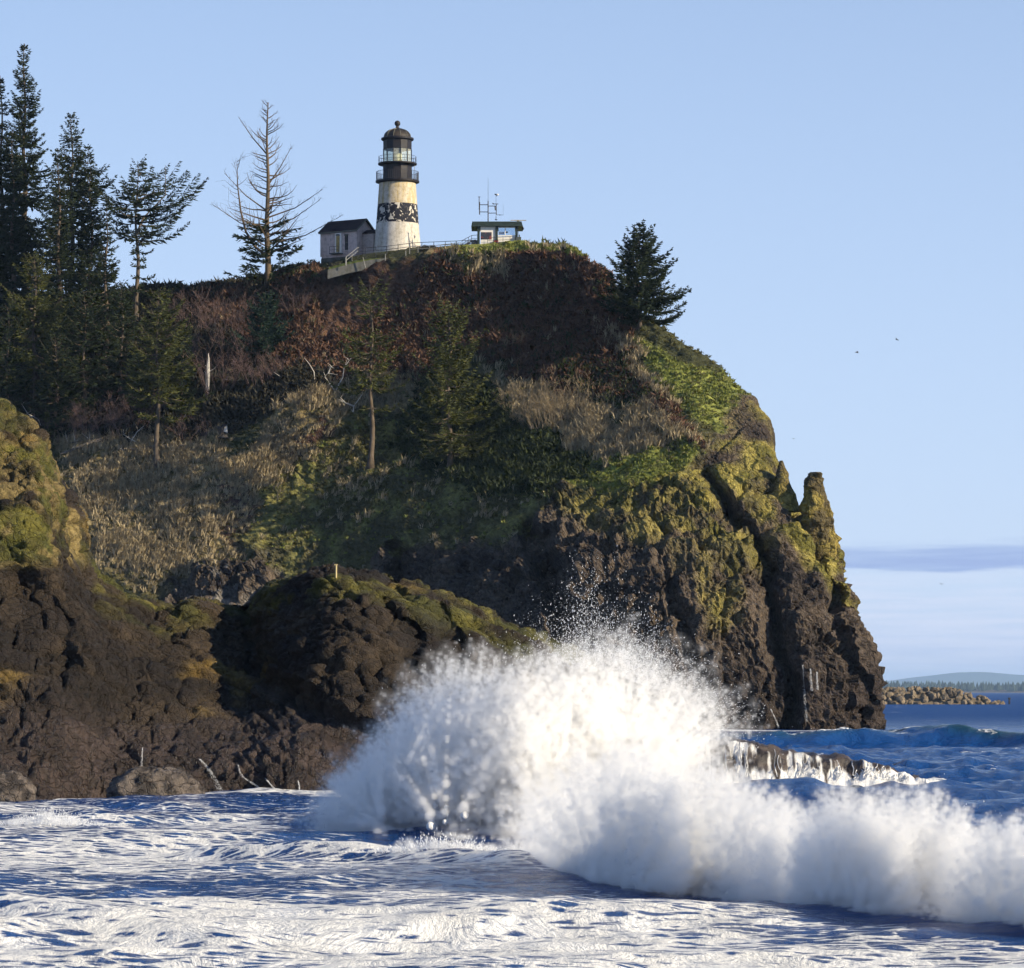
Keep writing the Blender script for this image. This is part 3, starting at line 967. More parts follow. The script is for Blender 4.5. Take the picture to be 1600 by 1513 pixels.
# ------------------------------------------------------------------ jetty of boulders
M_BOULDER = plain('jetty_stone', (0.16, 0.125, 0.085), 0.9, 0.45, 0.35)
def boulder_mesh(seed):
    rs = R_(seed)
    bx = MB()
    ico = [(0, 0, 1)] + [(math.cos(a * 1.2566 + 0) * 0.894, math.sin(a * 1.2566) * 0.894, 0.447) for a in range(5)] + \
          [(math.cos(a * 1.2566 + 0.628) * 0.894, math.sin(a * 1.2566 + 0.628) * 0.894, -0.447) for a in range(5)] + [(0, 0, -1)]
    f = [(0, 1 + a, 1 + (a + 1) % 5) for a in range(5)] + [(1 + a, 6 + a, 1 + (a + 1) % 5) for a in range(5)] + \
        [(1 + (a + 1) % 5, 6 + a, 6 + (a + 1) % 5) for a in range(5)] + [(11, 6 + (a + 1) % 5, 6 + a) for a in range(5)]
    v = [tuple(np.array(q_) * (0.75 + 0.5 * rs.rand()) * np.array([1.1, 1, 0.8])) for q_ in ico]
    bx.add(v, f)
    me = bpy.data.meshes.new('boulder')
    me.from_pydata(bx.v, [], bx.f)
    me.materials.append(M_BOULDER)
    return me
bms = [boulder_mesh(200 + k) for k in range(7)]
rs = R_(44)
jet = mesh_np('rock_jetty', *(lambda xs: (np.concatenate([np.stack([xs, np.full(40, 1212.0), np.full(40, -2.0)], 1),
              np.stack([xs, np.full(40, 1219.0), np.interp(xs, [60, 150, 158, 164], [4.4, 4.3, 1.8, -0.5])], 1),
              np.stack([xs, np.full(40, 1226.0), np.interp(xs, [60, 150, 158, 164], [4.4, 4.3, 1.8, -0.5])], 1),
              np.stack([xs, np.full(40, 1236.0), np.full(40, -2.0)], 1)]), grid_faces(4, 40)[:, ::-1]))(np.linspace(60, 164, 40)), M_BOULDER)
tag(jet, 'low jetty of tan boulders running out beyond the foot of the headland', 'jetty')
for k in range(190):
    t = rs.rand()
    if k < 60:
        x, lev = rs.uniform(104, 152), 1.0
    else:
        x, lev = rs.uniform(104, 165), rs.rand()
    topz = np.interp(x, [100, 148, 157, 164, 166], [5.3, 5.1, 2.9, 1.0, 0.3])
    zz = topz * lev
    yy = 1208 + 13 * (zz / 5.4)
    o = bpy.data.objects.new('boulder', bms[rs.randint(7)])
    COL.objects.link(o)
    o.parent = jet
    sc_ = 0.75 + 0.65 * rs.rand()
    o.location = (x, yy - rs.rand() * 0.8, zz - 0.3)
    o.rotation_euler = tuple(rs.rand(3) * 6.28)
    o.scale = (sc_, sc_, sc_)
M_DARKPOST = plain('dark_wood', (0.03, 0.025, 0.025), 0.8)
b = MB()
xx, yy = at(1577, 1095, 1225)[:2]
b.tube([(xx, yy, -1), (xx, yy, 2.3)], [0.32, 0.26], 8)
b.box((xx, yy, 2.0), (0.9, 0.5, 0.5))
tag(b.build('marker_post', M_DARKPOST), 'thin dark marker post in the water off the jetty end', 'post')

# ------------------------------------------------------------------ haze
b = MB()
b.box((0, 20000, 110), (90000, 50000, 230))
hz = b.build('haze', None or plain('tmp', (1, 1, 1)))
hm = bpy.data.materials.new('haze_air')
hm.use_nodes = True
hm.node_tree.nodes.clear()
ho = hm.node_tree.nodes.new('ShaderNodeOutputMaterial')
hv = hm.node_tree.nodes.new('ShaderNodeVolumePrincipled')
hv.inputs['Color'].default_value = (0.5, 0.72, 1.0, 1)
hv.inputs['Density'].default_value = 0.00003
hv.inputs['Anisotropy'].default_value = 0.0
hm.node_tree.links.new(hv.outputs[0], ho.inputs['Volume'])
hz.data.materials.clear()
hz.data.materials.append(hm)
tag(hz, 'thin pale sea air over the whole bay', None, kind='stuff')

# ------------------------------------------------------------------ lighthouse
def stained(name, c, stain, amount=0.5, vs_=(0.9, 0.9, 0.14), rough=0.8, fleck=None, flecksize=1.6, fth=0.55):
    m = Mat(name, rough, 0.25)
    co = m.coord('Object', vs_)
    st = m.ramp(m.noise(co, 1.3, 7, 0.7, 0.6), [(0.40, 0.0), (0.66, amount)])
    gr = m.ramp(m.noise(m.coord('Object'), 2.2, 8, 0.75), [(0.3, 0.55), (0.55, 1.0)])
    c1 = m.mix(st, c, stain)
    c1 = m.mix(1.0, c1, gr, 'MULTIPLY')
    if fleck:
        fl = m.ramp(m.noise(m.coord('Object'), flecksize, 6, 0.62, 0.8), [(fth, 0.0), (fth + 0.03, 1.0)])
        c1 = m.mix(fl, c1, fleck)
    m.base(c1)
    m.bump(m.noise(m.coord('Object'), 5, 5), 0.3, 0.03)
    return m.m
M_TOWER = stained('weathered_white_render', (0.58, 0.51, 0.40), (0.40, 0.27, 0.05), 0.9)
M_TOWER2 = stained('weathered_white_lower', (0.62, 0.58, 0.52), (0.34, 0.28, 0.18), 0.55)
M_BAND = stained('peeling_black_band', (0.012, 0.013, 0.022), (0.03, 0.03, 0.04), 0.5, fleck=(0.55, 0.5, 0.42), flecksize=1.3, fth=0.56)
M_BLACK = stained('black_iron', (0.010, 0.010, 0.017), (0.035, 0.028, 0.026), 0.5, (0.5, 0.5, 0.5), 0.55)
M_DOME = stained('weathered_iron_dome', (0.024, 0.022, 0.022), (0.07, 0.05, 0.035), 0.6, (0.6, 0.6, 0.6), 0.6)
M_RAIL = plain('dark_rail', (0.035, 0.035, 0.045), 0.6)
M_PALE = plain('pale_rail', (0.24, 0.235, 0.22), 0.6)
M_PINK = stained('old_pink_wash', (0.66, 0.54, 0.50), (0.36, 0.26, 0.23), 0.5)
M_ROOF = stained('dark_red_roof', (0.026, 0.015, 0.018), (0.06, 0.024, 0.022), 0.5)
M_TRIM = plain('grey_trim', (0.13, 0.125, 0.1), 0.7)
M_CONC = stained('old_concrete', (0.14, 0.14, 0.13), (0.075, 0.075, 0.06), 0.7)
M_DARK = plain('dark_opening', (0.015, 0.015, 0.018), 0.4)
M_WHITE = plain('white_paint', (0.74, 0.7, 0.64), 0.6, 0.08)
M_HUTDK = plain('dark_green_paint', (0.018, 0.03, 0.028), 0.55)
gm = Mat('lantern_glass', 0.03, 0.5)
gm.b.inputs['Base Color'].default_value = (0.95, 0.97, 0.9, 1)
gt_ = gm.N.new('ShaderNodeBsdfTransparent')
gt_.inputs[0].default_value = (0.97, 0.98, 0.94, 1)
gx_ = gm.N.new('ShaderNodeMixShader')
gx_.inputs[0].default_value = 0.86
gm.L.new(gm.b.outputs[0], gx_.inputs[1])
gm.L.new(gt_.outputs[0], gx_.inputs[2])
gm.L.new(gx_.outputs[0], gm.out.inputs[0])
M_GLASS = gm.m
lm = Mat('lens_glass', 0.08, 0.6)
lm.b.inputs['Base Color'].default_value = (0.85, 0.84, 0.6, 1)
lm.b.inputs['Transmission Weight'].default_value = 0.25
lm.b.inputs['IOR'].default_value = 1.25
M_LENS = lm.m
wm = Mat('window_glass', 0.05, 0.6)
wm.b.inputs['Base Color'].default_value = (0.55, 0.66, 0.78, 1)
wm.b.inputs['Metallic'].default_value = 0.85
M_WIN = wm.m

LY = 511.0
S = LY / F
base = at(621, 394, LY)
LH = thing('lighthouse', 'white conical lighthouse with a peeling black band and black iron lantern', 'lighthouse', base)
Zp = lambda py: (394 - py) * S            # height above the base for a photo row
def wall_seg(name, py0, r0, py1, r1, mat, n=48, steps=6):
    prof = []
    for k in range(steps + 1):
        t = k / steps
        prof.append((r0 + (r1 - r0) * t ** 0.92, Zp(py0) + (Zp(py1) - Zp(py0)) * t))
    return MB().lathe(prof, n).build(name, mat, LH, True)
rt = lambda py: 2.6 + (3.36 - 2.6) * ((py - 285) / (396 - 285)) ** 1.1 if py > 285 else 2.6
def tower(name, pa, pb, mat, off=0.0):
    prof = [(rt(pa + (pb - pa) * k / 8) + off, Zp(pa + (pb - pa) * k / 8)) for k in range(9)]
    return MB().lathe(prof, 56).build(name, mat, LH, True)
o = tower('tower_wall', 402, 350.5, M_TOWER2); o['label'] = 'stained white lower shaft'
o = tower('painted_band', 350.5, 320.5, M_BAND); o['label'] = 'peeling black painted band'
o = tower('tower_wall', 320.5, 285.5, M_TOWER); o['label'] = 'yellow stained upper shaft'
MB().lathe([(2.62, Zp(287.5)), (2.85, Zp(286)), (3.1, Zp(285.5)), (3.12, Zp(283.2)), (2.0, Zp(282.9))], 40).build('gallery', M_BLACK, LH)
def railing(rad, z0, h, nb, bars, thick, parent, name='railing'):
    b = MB()
    for zz in [z0 + h] + [z0 + h * q for q in bars]:
        pts = [(rad * math.cos(k * 2 * math.pi / 40), rad * math.sin(k * 2 * math.pi / 40), zz) for k in range(41)]
        b.tube(pts, thick, 5, False)
    for k in range(nb):
        a = k * 2 * math.pi / nb
        b.tube([(rad * math.cos(a), rad * math.sin(a), z0), (rad * math.cos(a), rad * math.sin(a), z0 + h)], thick * 0.8, 4)
    return b.build(name, M_RAIL, parent)
railing(3.0, Zp(283), 1.25, 64, [0.08], 0.028, LH)
# watch room: flat iron plates
def drum(name, rad, pa, pb, n, mat):
    root = MB().lathe([(rad - 0.03, Zp(pa)), (rad - 0.03, Zp(pb))], n, a0=math.pi / n).build(name, mat, LH)
    for k in range(n):
        a0, a1 = (k + 0.5) * 2 * math.pi / n, (k + 1.5) * 2 * math.pi / n
        q0 = Vector((math.cos(a0), math.sin(a0), 0)) * rad
        q1 = Vector((math.cos(a1), math.sin(a1), 0)) * rad
        d = (q1 - q0)
        q0, q1 = q0 + d * 0.025, q1 - d * 0.025
        i0, i1 = q0 * 0.985, q1 * 0.985
        za, zb = Zp(pa) + 0.03, Zp(pb) - 0.03
        v = [(q0.x, q0.y, za), (q1.x, q1.y, za), (q1.x, q1.y, zb), (q0.x, q0.y, zb), (i0.x, i0.y, za), (i1.x, i1.y, za), (i1.x, i1.y, zb), (i0.x, i0.y, zb)]
        MB().add(v, [(0, 1, 2, 3), (4, 0, 3, 7), (1, 5, 6, 2), (3, 2, 6, 7), (4, 5, 1, 0)]).build('panel', mat, root)
    return root
drum('watch_room', 2.1, 283.5, 257.5, 12, M_BLACK)
MB().lathe([(2.05, Zp(258.6)), (2.72, Zp(258)), (2.76, Zp(257.6)), (2.76, Zp(255.6)), (1.8, Zp(255.3))], 40).build('gallery', M_BLACK, LH)
railing(2.68, Zp(255.5), 0.92, 22, [0.5], 0.026, LH)
# lantern: glass panes between bars, lens inside
NL = 12
lr = 2.05
for k in range(NL):
    a0, a1 = (k + 0.5) * 2 * math.pi / NL, (k + 1.5) * 2 * math.pi / NL
    q0 = Vector((math.cos(a0), math.sin(a0), 0)) * (lr - 0.05)
    q1 = Vector((math.cos(a1), math.sin(a1), 0)) * (lr - 0.05)
    i0, i1 = q0 * 0.985, q1 * 0.985
    za, zb = Zp(255.2), Zp(234.2)
    v = [(q0.x, q0.y, za), (q1.x, q1.y, za), (q1.x, q1.y, zb), (q0.x, q0.y, zb), (i0.x, i0.y, za), (i1.x, i1.y, za), (i1.x, i1.y, zb), (i0.x, i0.y, zb)]
    MB().add(v, [(0, 1, 2, 3), (5, 4, 7, 6), (4, 0, 3, 7), (1, 5, 6, 2), (3, 2, 6, 7), (4, 5, 1, 0)]).build('pane', M_GLASS, LH)
    p0 = Vector((math.cos(a0), math.sin(a0), 0)) * lr
    MB().tube([(p0.x, p0.y, Zp(255.6)), (p0.x, p0.y, Zp(233.8))], 0.055, 5).build('glazing_bar', M_BLACK, LH)
MB().lathe([(0.15, Zp(254.8)), (0.45, Zp(254)), (0.5, Zp(251)), (0.62, Zp(248)), (0.66, Zp(245)), (0.62, Zp(241)), (0.46, Zp(237.5)), (0.2, Zp(235.5))], 20).build('lens', M_LENS, LH, True)
MB().lathe([(0.75, Zp(255.2)), (0.75, Zp(252.6)), (0.3, Zp(252.4))], 16).build('lens_stand', plain('brass', (0.45, 0.32, 0.1), 0.4, metal=0.6), LH)
# metal curtain behind the lens on the landward side: every other back pane is blanked
drum('lantern_wall', 2.07, 234.2, 219.6, 12, M_BLACK)
MB().lathe([(2.0, Zp(219.8)), (2.25, Zp(219.6)), (2.32, Zp(218.6)), (2.32, Zp(216.4)), (2.1, Zp(215.6)), (1.9, Zp(215.4))], 36).build('cornice', M_BLACK, LH)
dome = [(1.93 * math.cos(t), Zp(215.5) + 1.30 * math.sin(t)) for t in np.linspace(0, math.radians(86), 12)]
dm = MB().lathe(dome, 36).build('dome', M_DOME, LH, True)
for k in range(12):
    a = (k + 0.5) * 2 * math.pi / 12
    MB().tube([(1.015 * r * math.cos(a), 1.015 * r * math.sin(a), z_ + 0.02) for r, z_ in dome], 0.045, 4).build('rib', M_TRIM, dm)
MB().lathe([(0.3, Zp(202)), (0.2, Zp(200.5)), (0.3, Zp(199.6)), (0.2, Zp(198.4)), (0.22, Zp(197.6))] +
           [(0.42 * math.cos(t), Zp(193.2) + 0.42 * math.sin(t)) for t in np.linspace(-1.0, 1.5, 10)] + [(0.01, Zp(188.4))], 18).build('vent_ball', M_DOME, LH, True)
# ladder between the galleries, on the right
b = MB()
for dy in (-0.16, 0.16):
    b.tube([(2.45, dy - 0.6, Zp(283)), (2.45, dy - 0.6, Zp(257.8))], 0.025, 4)
for k in range(7):
    zz = Zp(281) + k * 0.33
    b.tube([(2.45, -0.78, zz), (2.45, -0.42, zz)], 0.02, 4)
b.build('ladder', M_PALE, LH)

# ------------------------------------------------------------------ the small work house
hb_ = at(543, 400, 516.0)
rot = math.radians(-33)
HS = thing('work_house', 'small pinkish gabled house with dark red roof beside the lighthouse', 'house', (hb_[0], hb_[1], hb_[2]), rot)
# local x along the front wall (3.1 m each way), local y into the hill
hw, hd, h0, h1 = 3.05, 2.1, -0.4, 3.45
def wallbox(name, c, d, mat, parent):
    return MB().box(c, d).build(name, mat, parent)
wallbox('foundation', (0, 0, -1.7), (2 * hw + 0.14, 2 * hd + 0.14, 2.6), M_CONC, HS)
MB().add([(-hw, -hd, h0), (hw, -hd, h0), (hw, hd, h0), (-hw, hd, h0), (-hw, -hd, h1), (hw, -hd, h1), (hw, hd, h1), (-hw, hd, h1), (-hw, 0, h1 + 1.45), (hw, 0, h1 + 1.45)],
         [(0, 1, 5, 4), (1, 2, 6, 9, 5), (2, 3, 7, 6), (3, 0, 4, 8, 7)]).build('wall', M_PINK, HS)
rf = MB()
for sgn in (-1, 1):
    e, r_ = (sgn * (hd + 0.35), h1 - 0.24), (0.0, h1 + 1.52)
    v = []
    for x in (-hw - 0.3, hw + 0.3):
        v += [(x, e[0], e[1]), (x, r_[0], r_[1]), (x, r_[0], r_[1] + 0.16), (x, e[0], e[1] + 0.16)]
    rf.add(v, [(0, 1, 2, 3), (7, 6, 5, 4), (0, 4, 5, 1), (1, 5, 6, 2), (2, 6, 7, 3), (3, 7, 4, 0)])
rfo = rf.build('roof', M_ROOF, HS)
MB().box((0, -hd - 0.3, h1 - 0.28), (2 * hw + 0.6, 0.16, 0.2)).box((0, hd + 0.3, h1 - 0.28), (2 * hw + 0.6, 0.16, 0.2)).build('cornice', M_TRIM, HS)
for sgn in (-1, 1):
    b = MB()
    for x in (hw + 0.34, -hw - 0.34):
        b.tube([(x, sgn * (hd + 0.35), h1 - 0.2), (x, 0, h1 + 1.58)], 0.11, 4)
    b.build('barge_board', M_TRIM, rfo)
for x in (-hw - 0.03, -0.55, hw + 0.03):
    MB().box((x, -hd - 0.03, (h0 + h1) / 2), (0.3, 0.12, h1 - h0 - 0.4)).build('pilaster', M_PINK, HS)
MB().box((0, -hd - 0.05, 0.05), (2 * hw + 0.1, 0.1, 0.18)).build('string_course', M_PINK, HS)
# porch bay with door
bay = MB().box((0.05, -hd - 0.16, 1.5), (1.05, 0.3, 3.0)).build('porch_bay', M_WHITE, HS)
dr = MB().box((0.05, -hd - 0.33, 1.45), (0.56, 0.06, 2.3)).build('door', plain('yellow_lit_door', (0.36, 0.26, 0.1), 0.7), HS)  # yellow light falling on the door is painted into its colour
MB().lathe([(0.34, 0), (0.3, 0.2), (0.01, 0.26)], 12, (0.05, -hd - 0.3, 2.6)).build('arch', M_TRIM, dr)
for x in (1.35,):
    w_ = MB().box((x, -hd - 0.02, 1.55), (0.5, 0.1, 2.1)).build('window', M_DARK, HS)
    MB().box((x, -hd - 0.07, 1.55), (0.05, 0.04, 2.05)).box((x, -hd - 0.07, 1.6), (0.48, 0.04, 0.05)).build('glazing_bar', M_TRIM, w_)
    MB().box((x, -hd - 0.09, 0.45), (0.8, 0.22, 0.12)).build('sill', M_PINK, w_)
    MB().lathe([(0.38, 0), (0.32, 0.2), (0.01, 0.28)], 12, (x, -hd + 0.05, 2.58)).build('arch', M_TRIM, w_)
w_ = MB().box((hw + 0.02, 0.1, 1.6), (0.1, 0.6, 1.8)).build('window', M_DARK, HS)
MB().box((hw + 0.07, 0.1, 1.6), (0.04, 0.05, 1.75)).build('glazing_bar', M_TRIM, w_)
b = MB().box((0.05, -hd - 0.75, 0.02), (1.7, 1.1, 0.14))
b.build('landing', M_CONC, HS)
b = MB()
for x in (-0.75, 0.05, 0.85):
    b.tube([(x, -hd - 1.25, 0.08), (x, -hd - 1.25, 1.0)], 0.03, 5)
b.tube([(-0.75, -hd - 1.25, 1.0), (0.85, -hd - 1.25, 1.0)], 0.03, 5)
b.tube([(-0.75, -hd - 1.25, 0.55), (0.85, -hd - 1.25, 0.55)], 0.022, 5)
b.build('railing', M_RAIL, HS)
# link passage to the tower
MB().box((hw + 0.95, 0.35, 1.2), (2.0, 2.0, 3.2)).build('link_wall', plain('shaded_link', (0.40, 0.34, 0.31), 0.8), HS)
MB().add([(hw - 0.1, -0.8, 2.85), (hw + 2.0, -0.8, 2.85), (hw + 2.0, 0.35, 3.5), (hw - 0.1, 0.35, 3.5), (hw - 0.1, 1.5, 2.85), (hw + 2.0, 1.5, 2.85)],
         [(0, 1, 2, 3), (3, 2, 5, 4), (1, 5, 2), (0, 3, 4)]).build('link_roof', M_ROOF, HS)

# ------------------------------------------------------------------ retaining wall, handrails, fence
def line_pts(pp, Y):
    return [at(x, y, Y if not isinstance(Y, (list, tuple)) else Y[k]) for k, (x, y) in enumerate(pp)]
wl = [(512, 422), (545, 413), (580, 406), (620, 402), (660, 398), (712, 392)]
b = MB()
top = line_pts(wl, 503.5)
for k in range(len(top) - 1):
    a, c = top[k], top[k + 1]
    v = []
    for q_, off in ((a, 0), (c, 0)):
        v += [(q_[0], q_[1], q_[2]), (q_[0], q_[1] + 0.35, q_[2]), (q_[0], q_[1] + 0.35, q_[2] - 1.25), (q_[0], q_[1], q_[2] - 1.25)]
    b.add(v, [(0, 3, 7, 4), (0, 4, 5, 1), (1, 5, 6, 2), (0, 1, 2, 3), (4, 7, 6, 5)])
tag(b.build('retaining_wall', M_CONC), 'low grey concrete retaining wall curving below the lighthouse', 'wall')
# turf between the wall and the tower
V = []
NU = 60
for j, (dy, dz) in enumerate([(0.3, -0.12), (2.0, 0.35), (4.5, 0.9), (7.5, 1.3)]):
    for k in range(NU):
        t = k / (NU - 1) * (len(top) - 1)
        q_ = cr(np.array(top), np.array([t]))[0]
        V.append((q_[0], q_[1] + dy, min(q_[2] + dz, 67.0) + 0.05 * math.sin(k * 1.7 + j)))
turfm = Mat('turf', 0.95, 0.1)
turfm.base(turfm.mix(turfm.noise(turfm.wpos(), 2.5, 6, 0.7), (0.06, 0.085, 0.02), (0.17, 0.19, 0.05)))
tag(mesh_np('lawn', np.array(V), grid_faces(4, NU), turfm.m, smooth=True), 'strip of turf between the retaining wall and the lighthouse', None, kind='structure')
def handrail(name, label, pp, Y, h, mat, posts, rails=(1.0, 0.5), lean=0.0, thick=0.04, drop=0.3, group=None):
    P_ = line_pts(pp, Y)
    root = thing(name, label, 'railing', P_[0], group=group)
    o0 = P_[0]
    A = np.array(P_) - o0
    for rr in rails:
        b = MB()
        b.tube([(q_[0], q_[1], q_[2] + h * rr) for q_ in A], thick, 5)
        b.build('rail', mat, root)
    for k in range(posts):
        t = k / (posts - 1) * (len(A) - 1)
        q_ = cr(A, np.array([t]))[0]
        MB().tube([(q_[0] + lean, q_[1], q_[2] - drop), (q_[0], q_[1], q_[2] + h)], thick * 1.1, 5).build('post', mat, root)
    return root
handrail('handrail', 'long metal handrail passing in front of the lighthouse foot to the lookout', [(560, 399), (600, 396), (650, 390), (700, 388), (742, 386)], [505, 505, 504, 502.5, 501.5], 0.95, M_RAIL, 12)
handrail('handrail', 'lower pale handrail rising beside the path right of the lighthouse', [(640, 394), (680, 392), (720, 388)], [503, 502.5, 502], 0.75, M_PALE, 6)
handrail('stair_rail', 'sloping stair rail climbing to the house porch from the wall', [(540, 413), (560, 397)], [503.6, 506], 0.95, M_PALE, 3)
for k, (x, y0, y1, lean) in enumerate([(541, 412, 401, 0.0), (569, 415, 402, -0.18), (602, 410, 397, 0.0), (634, 405, 392, 0.0)]):
    a, c = at(x, y0, 502.9), at(x, y1, 502.9)
    tag(MB().tube([(c[0] + (0.2 if lean else 0), a[1], a[2] - 0.3), (c[0] + lean, c[1], c[2])], 0.06, 6).build('fence_post', M_PALE),
        ['pale fence post nearest the house', 'leaning pale fence post before the wall, second from the house', 'pale fence post below the tower, third from the house',
         'pale fence post below the right edge of the tower'][k], 'post', 'fence posts along the retaining wall')

# ------------------------------------------------------------------ lookout hut
YH = 503.0
SH = YH / F
hb2 = at(778, 387, YH)
HU = thing('lookout_hut', 'small white lookout hut with a flat dark roof on the headland top', 'hut', hb2)
hx = lambda px: (px - 778) * SH
hz_ = lambda py: (387 - py) * SH
MB().add([(hx(738), -1.2, hz_(348)), (hx(815), -1.2, hz_(348)), (hx(815), 4.2, hz_(348)), (hx(738), 4.2, hz_(348)),
          (hx(736.5), -1.3, hz_(355.6)), (hx(817), -1.3, hz_(355.6)), (hx(817), 4.3, hz_(355.6)), (hx(736.5), 4.3, hz_(355.6))],
         [(0, 1, 2, 3), (7, 6, 5, 4), (4, 5, 1, 0), (5, 6, 2, 1), (6, 7, 3, 2), (7, 4, 0, 3)]).build('roof', M_HUTDK, HU)
MB().box((hx(764), 1.5, hz_(371)), (hx(776) - hx(750), 4.6, 2.78)).build('wall', M_WHITE, HU)
MB().box((hx(792.5), 1.5, hz_(378.8)), (hx(807.5) - hx(777.5), 4.5, 1.36)).build('wall', M_WHITE, HU)
for px in (747.8, 776, 806.8):
    MB().box((hx(px), -0.78, hz_(371)), (0.34, 0.34, 2.8)).build('post', M_HUTDK, HU)
# big window: panes, frame, things inside
wn = MB().box((hx(791.4), -0.66, hz_(369.6)), (2.6, 0.18, 0.14)).box((hx(791.4), -0.66, hz_(356.6)), (2.6, 0.16, 0.1)).build('window_frame', M_WHITE, HU)
MB().box((hx(789.5), -0.66, hz_(363)), (0.1, 0.14, 1.1)).build('mullion', M_WHITE, wn)
for xa, xb in ((779, 788.8), (790.2, 804.5)):
    MB().box((hx((xa + xb) / 2), -0.62, hz_(363)), (hx(xb) - hx(xa), 0.03, 1.1)).build('pane', M_WIN, wn)
MB().box((hx(783.5), -0.70, hz_(365.3)), (0.8, 0.05, 0.36)).build('notice', plain('blue_notice', (0.1, 0.15, 0.27), 0.5, 0.5), wn)
MB().box((hx(791.8), -0.70, hz_(364)), (0.32, 0.05, 0.18)).build('notice', M_DARK, wn)
sgm = Mat('display_board', 0.5, 0.4)
cv = sgm.coord('Object', (1, 1, 1))
sgm.base(sgm.mix(sgm.ramp(sgm.noise(cv, 1.7, 4, 0.6), [(0.5, 0.0), (0.56, 1.0)]), (0.03, 0.035, 0.05), (0.3, 0.06, 0.05)))
sb_ = MB().box((hx(759.9), -0.84, hz_(369.8)), (1.42, 0.06, 0.92)).build('display_board', sgm.m, HU)
MB().box((hx(759.9), -0.82, hz_(369.8)), (1.5, 0.04, 1.0)).build('frame', M_DARK, sb_)
MB().box((hx(791), -1.45, hz_(388)), (4.8, 0.5, 0.62)).build('plinth', M_CONC, HU)
b = MB()
for zz in (hz_(371.5), hz_(376), hz_(380)):
    b.tube([(hx(762), -1.45, zz - 0.2), (hx(806), -1.45, zz)], 0.028, 4)
for px in (762, 772, 786, 797, 806):
    b.tube([(hx(px), -1.45, hz_(386)), (hx(px), -1.45, hz_(371.6))], 0.03, 4)
b.build('railing', M_RAIL, HU)
b = MB().box((hx(810.2), -1.2, hz_(379.5)), (0.72, 0.6, 1.25)).box((hx(811.5), -1.2, hz_(371.5)), (0.16, 0.16, 0.5))
b.build('meter_box', plain('dark_mesh', (0.06, 0.07, 0.07), 0.7, 0.6, 8), HU)
MB().tube([(hx(809.5), -0.5, hz_(386)), (hx(809.5), -0.5, hz_(355))], 0.045, 5).build('post', M_RAIL, HU)
MB().tube([(hx(817), -1.0, hz_(355)), (hx(817), -1.0, hz_(357.6))], 0.04, 5).lathe([(0.06, 0.25), (0.16, 0.1), (0.14, -0.1), (0.02, -0.16)], 8, (hx(817), -1.0, hz_(359.3))).build('lamp', M_DARK, HU)
# stairs on the left
st = MB()
st.tube([(hx(722), -0.6, hz_(377)), (hx(737), -0.6, hz_(369)), (hx(746), -0.6, hz_(368.2))], 0.035, 5)
st.tube([(hx(722), -0.6, hz_(382)), (hx(737), -0.6, hz_(374)), (hx(746), -0.6, hz_(374))], 0.03, 5)
for px, pa, pb in ((722, 387, 377), (727, 385, 374), (732, 382, 371.6), (737, 386, 369), (746, 386, 368.3)):
    st.tube([(hx(px), -0.6, hz_(pa)), (hx(px), -0.6, hz_(pb))], 0.035, 5)
st.build('stair_rail', M_RAIL, HU)
b = MB()
for k in range(6):
    b.box((hx(722 + k * 2.8), 0.1, hz_(386.6 - k * 1.9)), (0.34, 1.3, 0.16))
b.box((hx(742), 0.1, hz_(377)), (0.85, 1.3, 0.14)).box((hx(741.5), 0.1, hz_(383)), (0.9, 1.1, 0.9))
b.build('steps', plain('blue_grey_steps', (0.16, 0.18, 0.22), 0.7), HU)
MB().box((hx(742.5), -0.58, hz_(378)), (0.3, 0.1, 0.45)).build('letter_box', M_DARK, HU)

# antennas on the roof
AM = thing('antenna_mast', 'dark antenna mast with cross arms on the hut roof', 'antenna', (hb2[0] + hx(762.6), hb2[1] + 0.6, hb2[2] + hz_(348)))
ax = lambda px: (px - 762.6) * SH
az = lambda py: (348 - py) * SH
MB().tube([(0, 0, 0), (0, 0, az(313.5))], 0.085, 6).build('mast', M_RAIL, AM)
MB().tube([(0, 0, az(314)), (0, 0, az(276))], [0.03, 0.014], 5).build('whip', M_RAIL, AM)
for pa, pb, py in ((749, 762.6, 319.3), (749, 762.6, 330.5), (762.6, 775.5, 321.3), (762.6, 775.5, 332.3)):
    MB().tube([(ax(pa), 0, az(py)), (ax(pb), 0, az(py))], 0.055, 5).build('cross_arm', M_RAIL, AM)
MB().tube([(ax(749.3), 0, az(334.5)), (ax(749.3), 0, az(315))], 0.085, 6).tube([(ax(748.6), 0, az(327)), (ax(748.6), 0, az(306.5))], 0.06, 6).box((ax(748.6), 0, az(307)), (0.36, 0.08, 0.08)).build('dipole', M_RAIL, AM)
MB().tube([(ax(775.5), 0, az(335.5)), (ax(775.5), 0, az(317.5))], 0.065, 6).box((ax(774), 0, az(318)), (0.8, 0.08, 0.09)).tube([(ax(773.5), 0, az(322)), (ax(774), 0, az(328))], 0.09, 5)\
    .tube([(ax(769.5), 0, az(316.5)), (ax(771.5), 0, az(318.5))], 0.06, 5).build('dipole', M_RAIL, AM)
MB().tube([(ax(775), 0, az(317.5)), (ax(775), 0, az(305))], 0.022, 5).box((ax(775.2), 0, az(304.5)), (0.1, 0.1, 0.3)).box((ax(774), 0, az(303)), (0.22, 0.1, 0.16)).build('wind_vane', M_RAIL, AM)
MB().lathe([(0.02, -0.16), (0.15, -0.06), (0.16, 0.06), (0.02, 0.16)], 10, (ax(777.3), 0, az(303.5))).build('radome', M_WHITE, AM)
